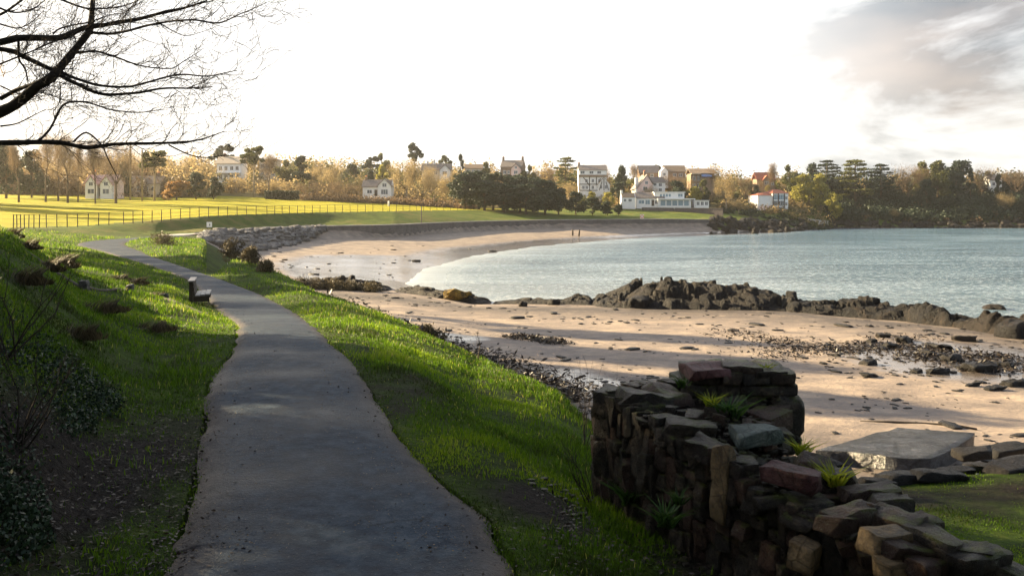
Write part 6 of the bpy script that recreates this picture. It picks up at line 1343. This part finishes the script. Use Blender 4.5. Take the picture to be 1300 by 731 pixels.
# ------------------------------------------------------------------ overhanging bare tree, top left
def overhang():
    D0 = 9.0; k = 3.656; rnd = random.Random(17)
    root = thing('bare_tree', 'leafless tree just outside the left edge whose dark branches spread across the upper left sky', 'tree', G(-190, D0)); O = root.location.copy()
    tr = [Vector((O.x, O.y, O.z - .5)), Vector((O.x + .05, O.y, O.z + 1.0)), Vector(W(-185, 150, D0)), Vector(W(-170, 30, D0)), Vector(W(-150, -120, D0))]
    MB().tube([p - O for p in tr], [.30, .24, .20, .15, .10], 12).build('trunk', M['dark_bark'], root, True)
    def Z(pts, D): return [Vector(W(x / k, y / k, D + dd)) for x, y, dd in pts]
    # each limb: points in the enlarged view with an offset in depth, base and tip radius
    limbs = [([(-690, 700, 0), (-300, 620, 0), (0, 520, 0), (100, 465, 0), (170, 410, 0), (240, 360, 0), (280, 310, .1), (340, 235, .2), (410, 150, .3), (420, 90, .4), (430, 0, .5), (450, -90, .6)], .085, .018, 1),
             ([(-650, 420, 0), (-250, 260, -.3), (0, 195, -.3), (90, 178, -.2), (250, 180, 0), (310, 165, .1), (410, 125, .3), (560, 105, .5), (680, 80, .7), (820, 50, .9), (960, 0, 1.1)], .060, .010, 1),
             ([(410, 150, .3), (520, 155, .2), (650, 125, 0), (780, 100, -.2), (900, 95, -.3), (1030, 105, -.4), (1130, 60, -.5), (1240, 10, -.6)], .022, .003, 1),
             ([(-680, 360, .4), (-250, 230, .4), (0, 230, .4), (120, 270, .4), (230, 320, .3), (330, 375, .3), (420, 420, .2), (520, 438, .2), (640, 430, .1), (780, 410, 0), (880, 412, 0), (980, 400, -.1)], .045, .004, 1),
             ([(290, 340, .1), (370, 370, 0), (460, 395, -.1), (560, 405, -.1), (680, 385, -.2), (830, 345, -.3), (960, 355, -.3), (1100, 330, -.4)], .022, .004, 1),
             ([(350, 245, .2), (440, 235, .4), (520, 260, .5), (600, 290, .6), (700, 315, .7), (800, 320, .8), (860, 280, .9), (940, 235, 1.0)], .016, .003, 1),
             ([(-700, 730, -.2), (-350, 690, -.2), (0, 665, -.2), (150, 660, -.2), (260, 660, -.1), (400, 683, 0), (520, 672, .1), (700, 665, .2), (800, 660, .3), (920, 650, .4), (1040, 605, .5)], .050, .004, 1),
             ([(180, 655, -.2), (240, 590, -.1), (290, 495, 0), (360, 475, .1), (440, 485, .1), (520, 510, .2), (640, 520, .2), (770, 512, .3)], .017, .003, 1),
             ([(340, 660, -.1), (400, 612, 0), (470, 668, .1), (500, 731, .2), (550, 830, .3)], .012, .004, 0),
             ([(780, 670, .3), (880, 720, .3), (960, 731, .4), (1060, 715, .4)], .010, .003, 1), ([(0, 590, .3), (90, 570, .3), (220, 505, .4)], .014, .003, 1), ([(275, 480, 0), (280, 420, 0), (278, 380, 0)], .008, .004, 0),
             ([(0, 455, .5), (80, 415, .5), (190, 375, .2), (245, 352, .0)], .020, .014, 1), ([(0, 70, .6), (80, 20, .5), (160, -40, .5)], .018, .006, 1), ([(80, 180, -.2), (90, 270, -.1), (120, 320, 0), (135, 385, 0)], .012, .006, 1),
             ([(250, 160, 0), (290, 130, .1), (400, 105, .3), (500, 70, .4), (600, 60, .5)], .012, .003, 1), ([(240, -20, .3), (350, 25, .3), (430, 40, .4), (560, 30, .5), (680, -10, .6)], .014, .004, 1), ([(700, 80, .6), (760, 50, .6), (900, 25, .7), (1050, -10, .8)], .010, .003, 1),
             ([(720, 90, .2), (800, 140, .1), (880, 170, 0), (1000, 130, 0)], .008, .002, 1), ([(0, 300, -.5), (120, 250, -.5), (230, 200, -.5), (330, 170, -.5)], .012, .003, 1), ([(-20, 30, .2), (60, 60, .2), (150, 45, .2), (210, 0, .3)], .014, .004, 1), ([(-20, 110, .7), (70, 130, .7), (130, 110, .7), (200, 60, .8)], .012, .003, 1),
             ([(0, 400, .8), (100, 440, .8), (200, 420, .8)], .010, .003, 1), ([(150, 420, .3), (250, 450, .3), (330, 470, .3), (500, 465, .4)], .007, .002, 1)]
    S = []
    for pts, r0, r1, tw in limbs:
        r0 *= .62
        P = Z(pts, D0); Pd = []
        for i in range(len(P) - 1):
            p0, p1, p2, p3 = P[max(0, i - 1)], P[i], P[i + 1], P[min(len(P) - 1, i + 2)]; m = 6
            for j in range(m):
                t = j / m; Pd.append(.5 * ((2 * p1) + (p2 - p0) * t + (2 * p0 - 5 * p1 + 4 * p2 - p3) * t * t + (3 * p1 - p0 - 3 * p2 + p3) * t ** 3))
        Pd.append(P[-1]); n = len(Pd); Pd = [p + mnoise.noise_vector(p * 3.0) * .018 for p in Pd]
        if pts[0][0] < -500: Pd[0] = Vector((O.x, O.y, Pd[0].z))
        rad = [(r0 * (1 - t) ** .8 + r1) * (1 + .12 * mnoise.noise(p * 9)) for t, p in zip(np.linspace(0, 1, n), Pd)]
        MB().tube([p - O for p in Pd], rad, 8).build('branch', M['dark_bark'], root, True)
        if not tw: continue
        for i in range(3, n):
            if Pd[i].x < -6.2: continue
            for _ in range(3 if i > n * .45 else 2):
                if rnd.random() < .25:
                    d = (Pd[i] - Pd[i - 1]).normalized(); s = Vector((rnd.gauss(.35, .5), rnd.gauss(0, .5), rnd.gauss(.05, .6))); dd = (d * .9 + s).normalized(); L_ = rnd.uniform(.10, .42)
                    grow(rnd, Pd[i] - O, dd, L_, min(rad[i] * .5, .0055), 3, S, [], up=.12, spread=.55, kids=(1, 2), decay=.75, wig=.22, nseg=4, maxd=5)
    S = np.array(S); S[:, 6:] = np.maximum(S[:, 6:], .0019); V, Fq = segs_mesh(S, 3); t = mesh_np('twigs', V, Fq, M['dark_bark'], root); t['kind'] = 'stuff'
    # sparse old seed heads and buds along the twigs
    S = np.array(S); pick = np.random.default_rng(6).choice(len(S), min(900, len(S)), replace=False); V, Fq = leaf_quads(S[pick, 3:6], .008, .6, 7); b = mesh_np('buds', V, Fq, M['twig_brown'], root, attrs={'tint': np.full(len(V), .2)}); b['kind'] = 'stuff'
overhang()

# ------------------------------------------------------------------ unseen wood shading the foreground; evergreens behind the camera are added to block sky light
def shade_wood():
    rn = random.Random(2)
    for i, (x, y, h, w, kind, lb) in enumerate([(6.5, -1.2, 14, 11, 'round_dark', 'large unseen evergreen added behind the viewpoint to block sky light at the wall side'), (-45, 52.5, 19, 9, 'round_dark', 'first tall dark evergreen left of the picture beyond the bank'), (-47, 61, 20, 9, 'round_dark', 'second tall dark evergreen left of the picture beyond the bank'), (-48, 69, 20, 8, 'round_olive', 'tall olive tree left of the picture beyond the bank'), (-46, 46, 17, 6, 'bare', 'tall bare tree left of the picture beyond the bank'), (-15.5, 16.2, 8.5, 5.8, 'round_dark', 'dark evergreen high on the left bank outside the frame'), (-17.5, 20.5, 8, 8, 'bare', 'brown bare tree on the left bank just outside the frame'), (-19, 14.5, 9, 9, 'bare_gold', 'golden bare tree on the left bank outside the frame'), (-13, 8.2, 8.5, 7.8, 'round_dark', 'dark evergreen on the left bank outside the frame'), (-11, 5.5, 10, 8, 'round_olive', 'leafy tree left of the viewpoint'),
            (-6.5, -1.5, 12, 9, 'round_dark', 'unseen evergreen added behind and left of the viewpoint to block sky light'), (1, -6, 13, 11, 'round_dark', 'unseen evergreen added directly behind the viewpoint to block sky light'), (8, -4, 12, 9, 'round_dark', 'unseen evergreen added behind and right of the viewpoint to block sky light'), (-14, -2, 12, 10, 'round_olive', 'leafy tree farther left of the viewpoint'),
            (-24, 21, 8, 8, 'round_olive', 'leafy tree farther along the left bank outside the frame'), (-33, 27, 8.0, 6, 'bare_gold', 'golden bare tree along the left bank outside the frame'), (-42, 40, 9, 9, 'bare', 'brown bare tree along the left bank outside the frame')]):
        z = gz(x, y); pr = PROTO[kind]; tm, cm = pr[i % len(pr)]; r = thing('shade_tree', lb, 'tree', (x, y, z - .2), rn.uniform(0, 6), 'trees around the viewpoint'); r.scale = (w / 8, w / 8, h / 10); link('trunk', tm, r); link('crown', cm, r)
shade_wood()
# ------------------------------------------------------------------ haze
def build_haze():
    b = MB().box(-660, 660, -640, 660, -5, 60)
    m = bpy.data.materials.new('haze_air'); m.use_nodes = True; N = m.node_tree.nodes; N.clear()
    o = N.new('ShaderNodeOutputMaterial'); v = N.new('ShaderNodeVolumePrincipled')
    v.inputs['Color'].default_value = (1.0, 0.93, 0.80, 1); v.inputs['Density'].default_value = 0.00028; v.inputs['Anisotropy'].default_value = 0.82
    m.node_tree.links.new(v.outputs[0], o.inputs['Volume'])
    h = b.build('haze', m); tag(h, 'thin warm haze over the bay', kind='stuff'); return h
build_haze()
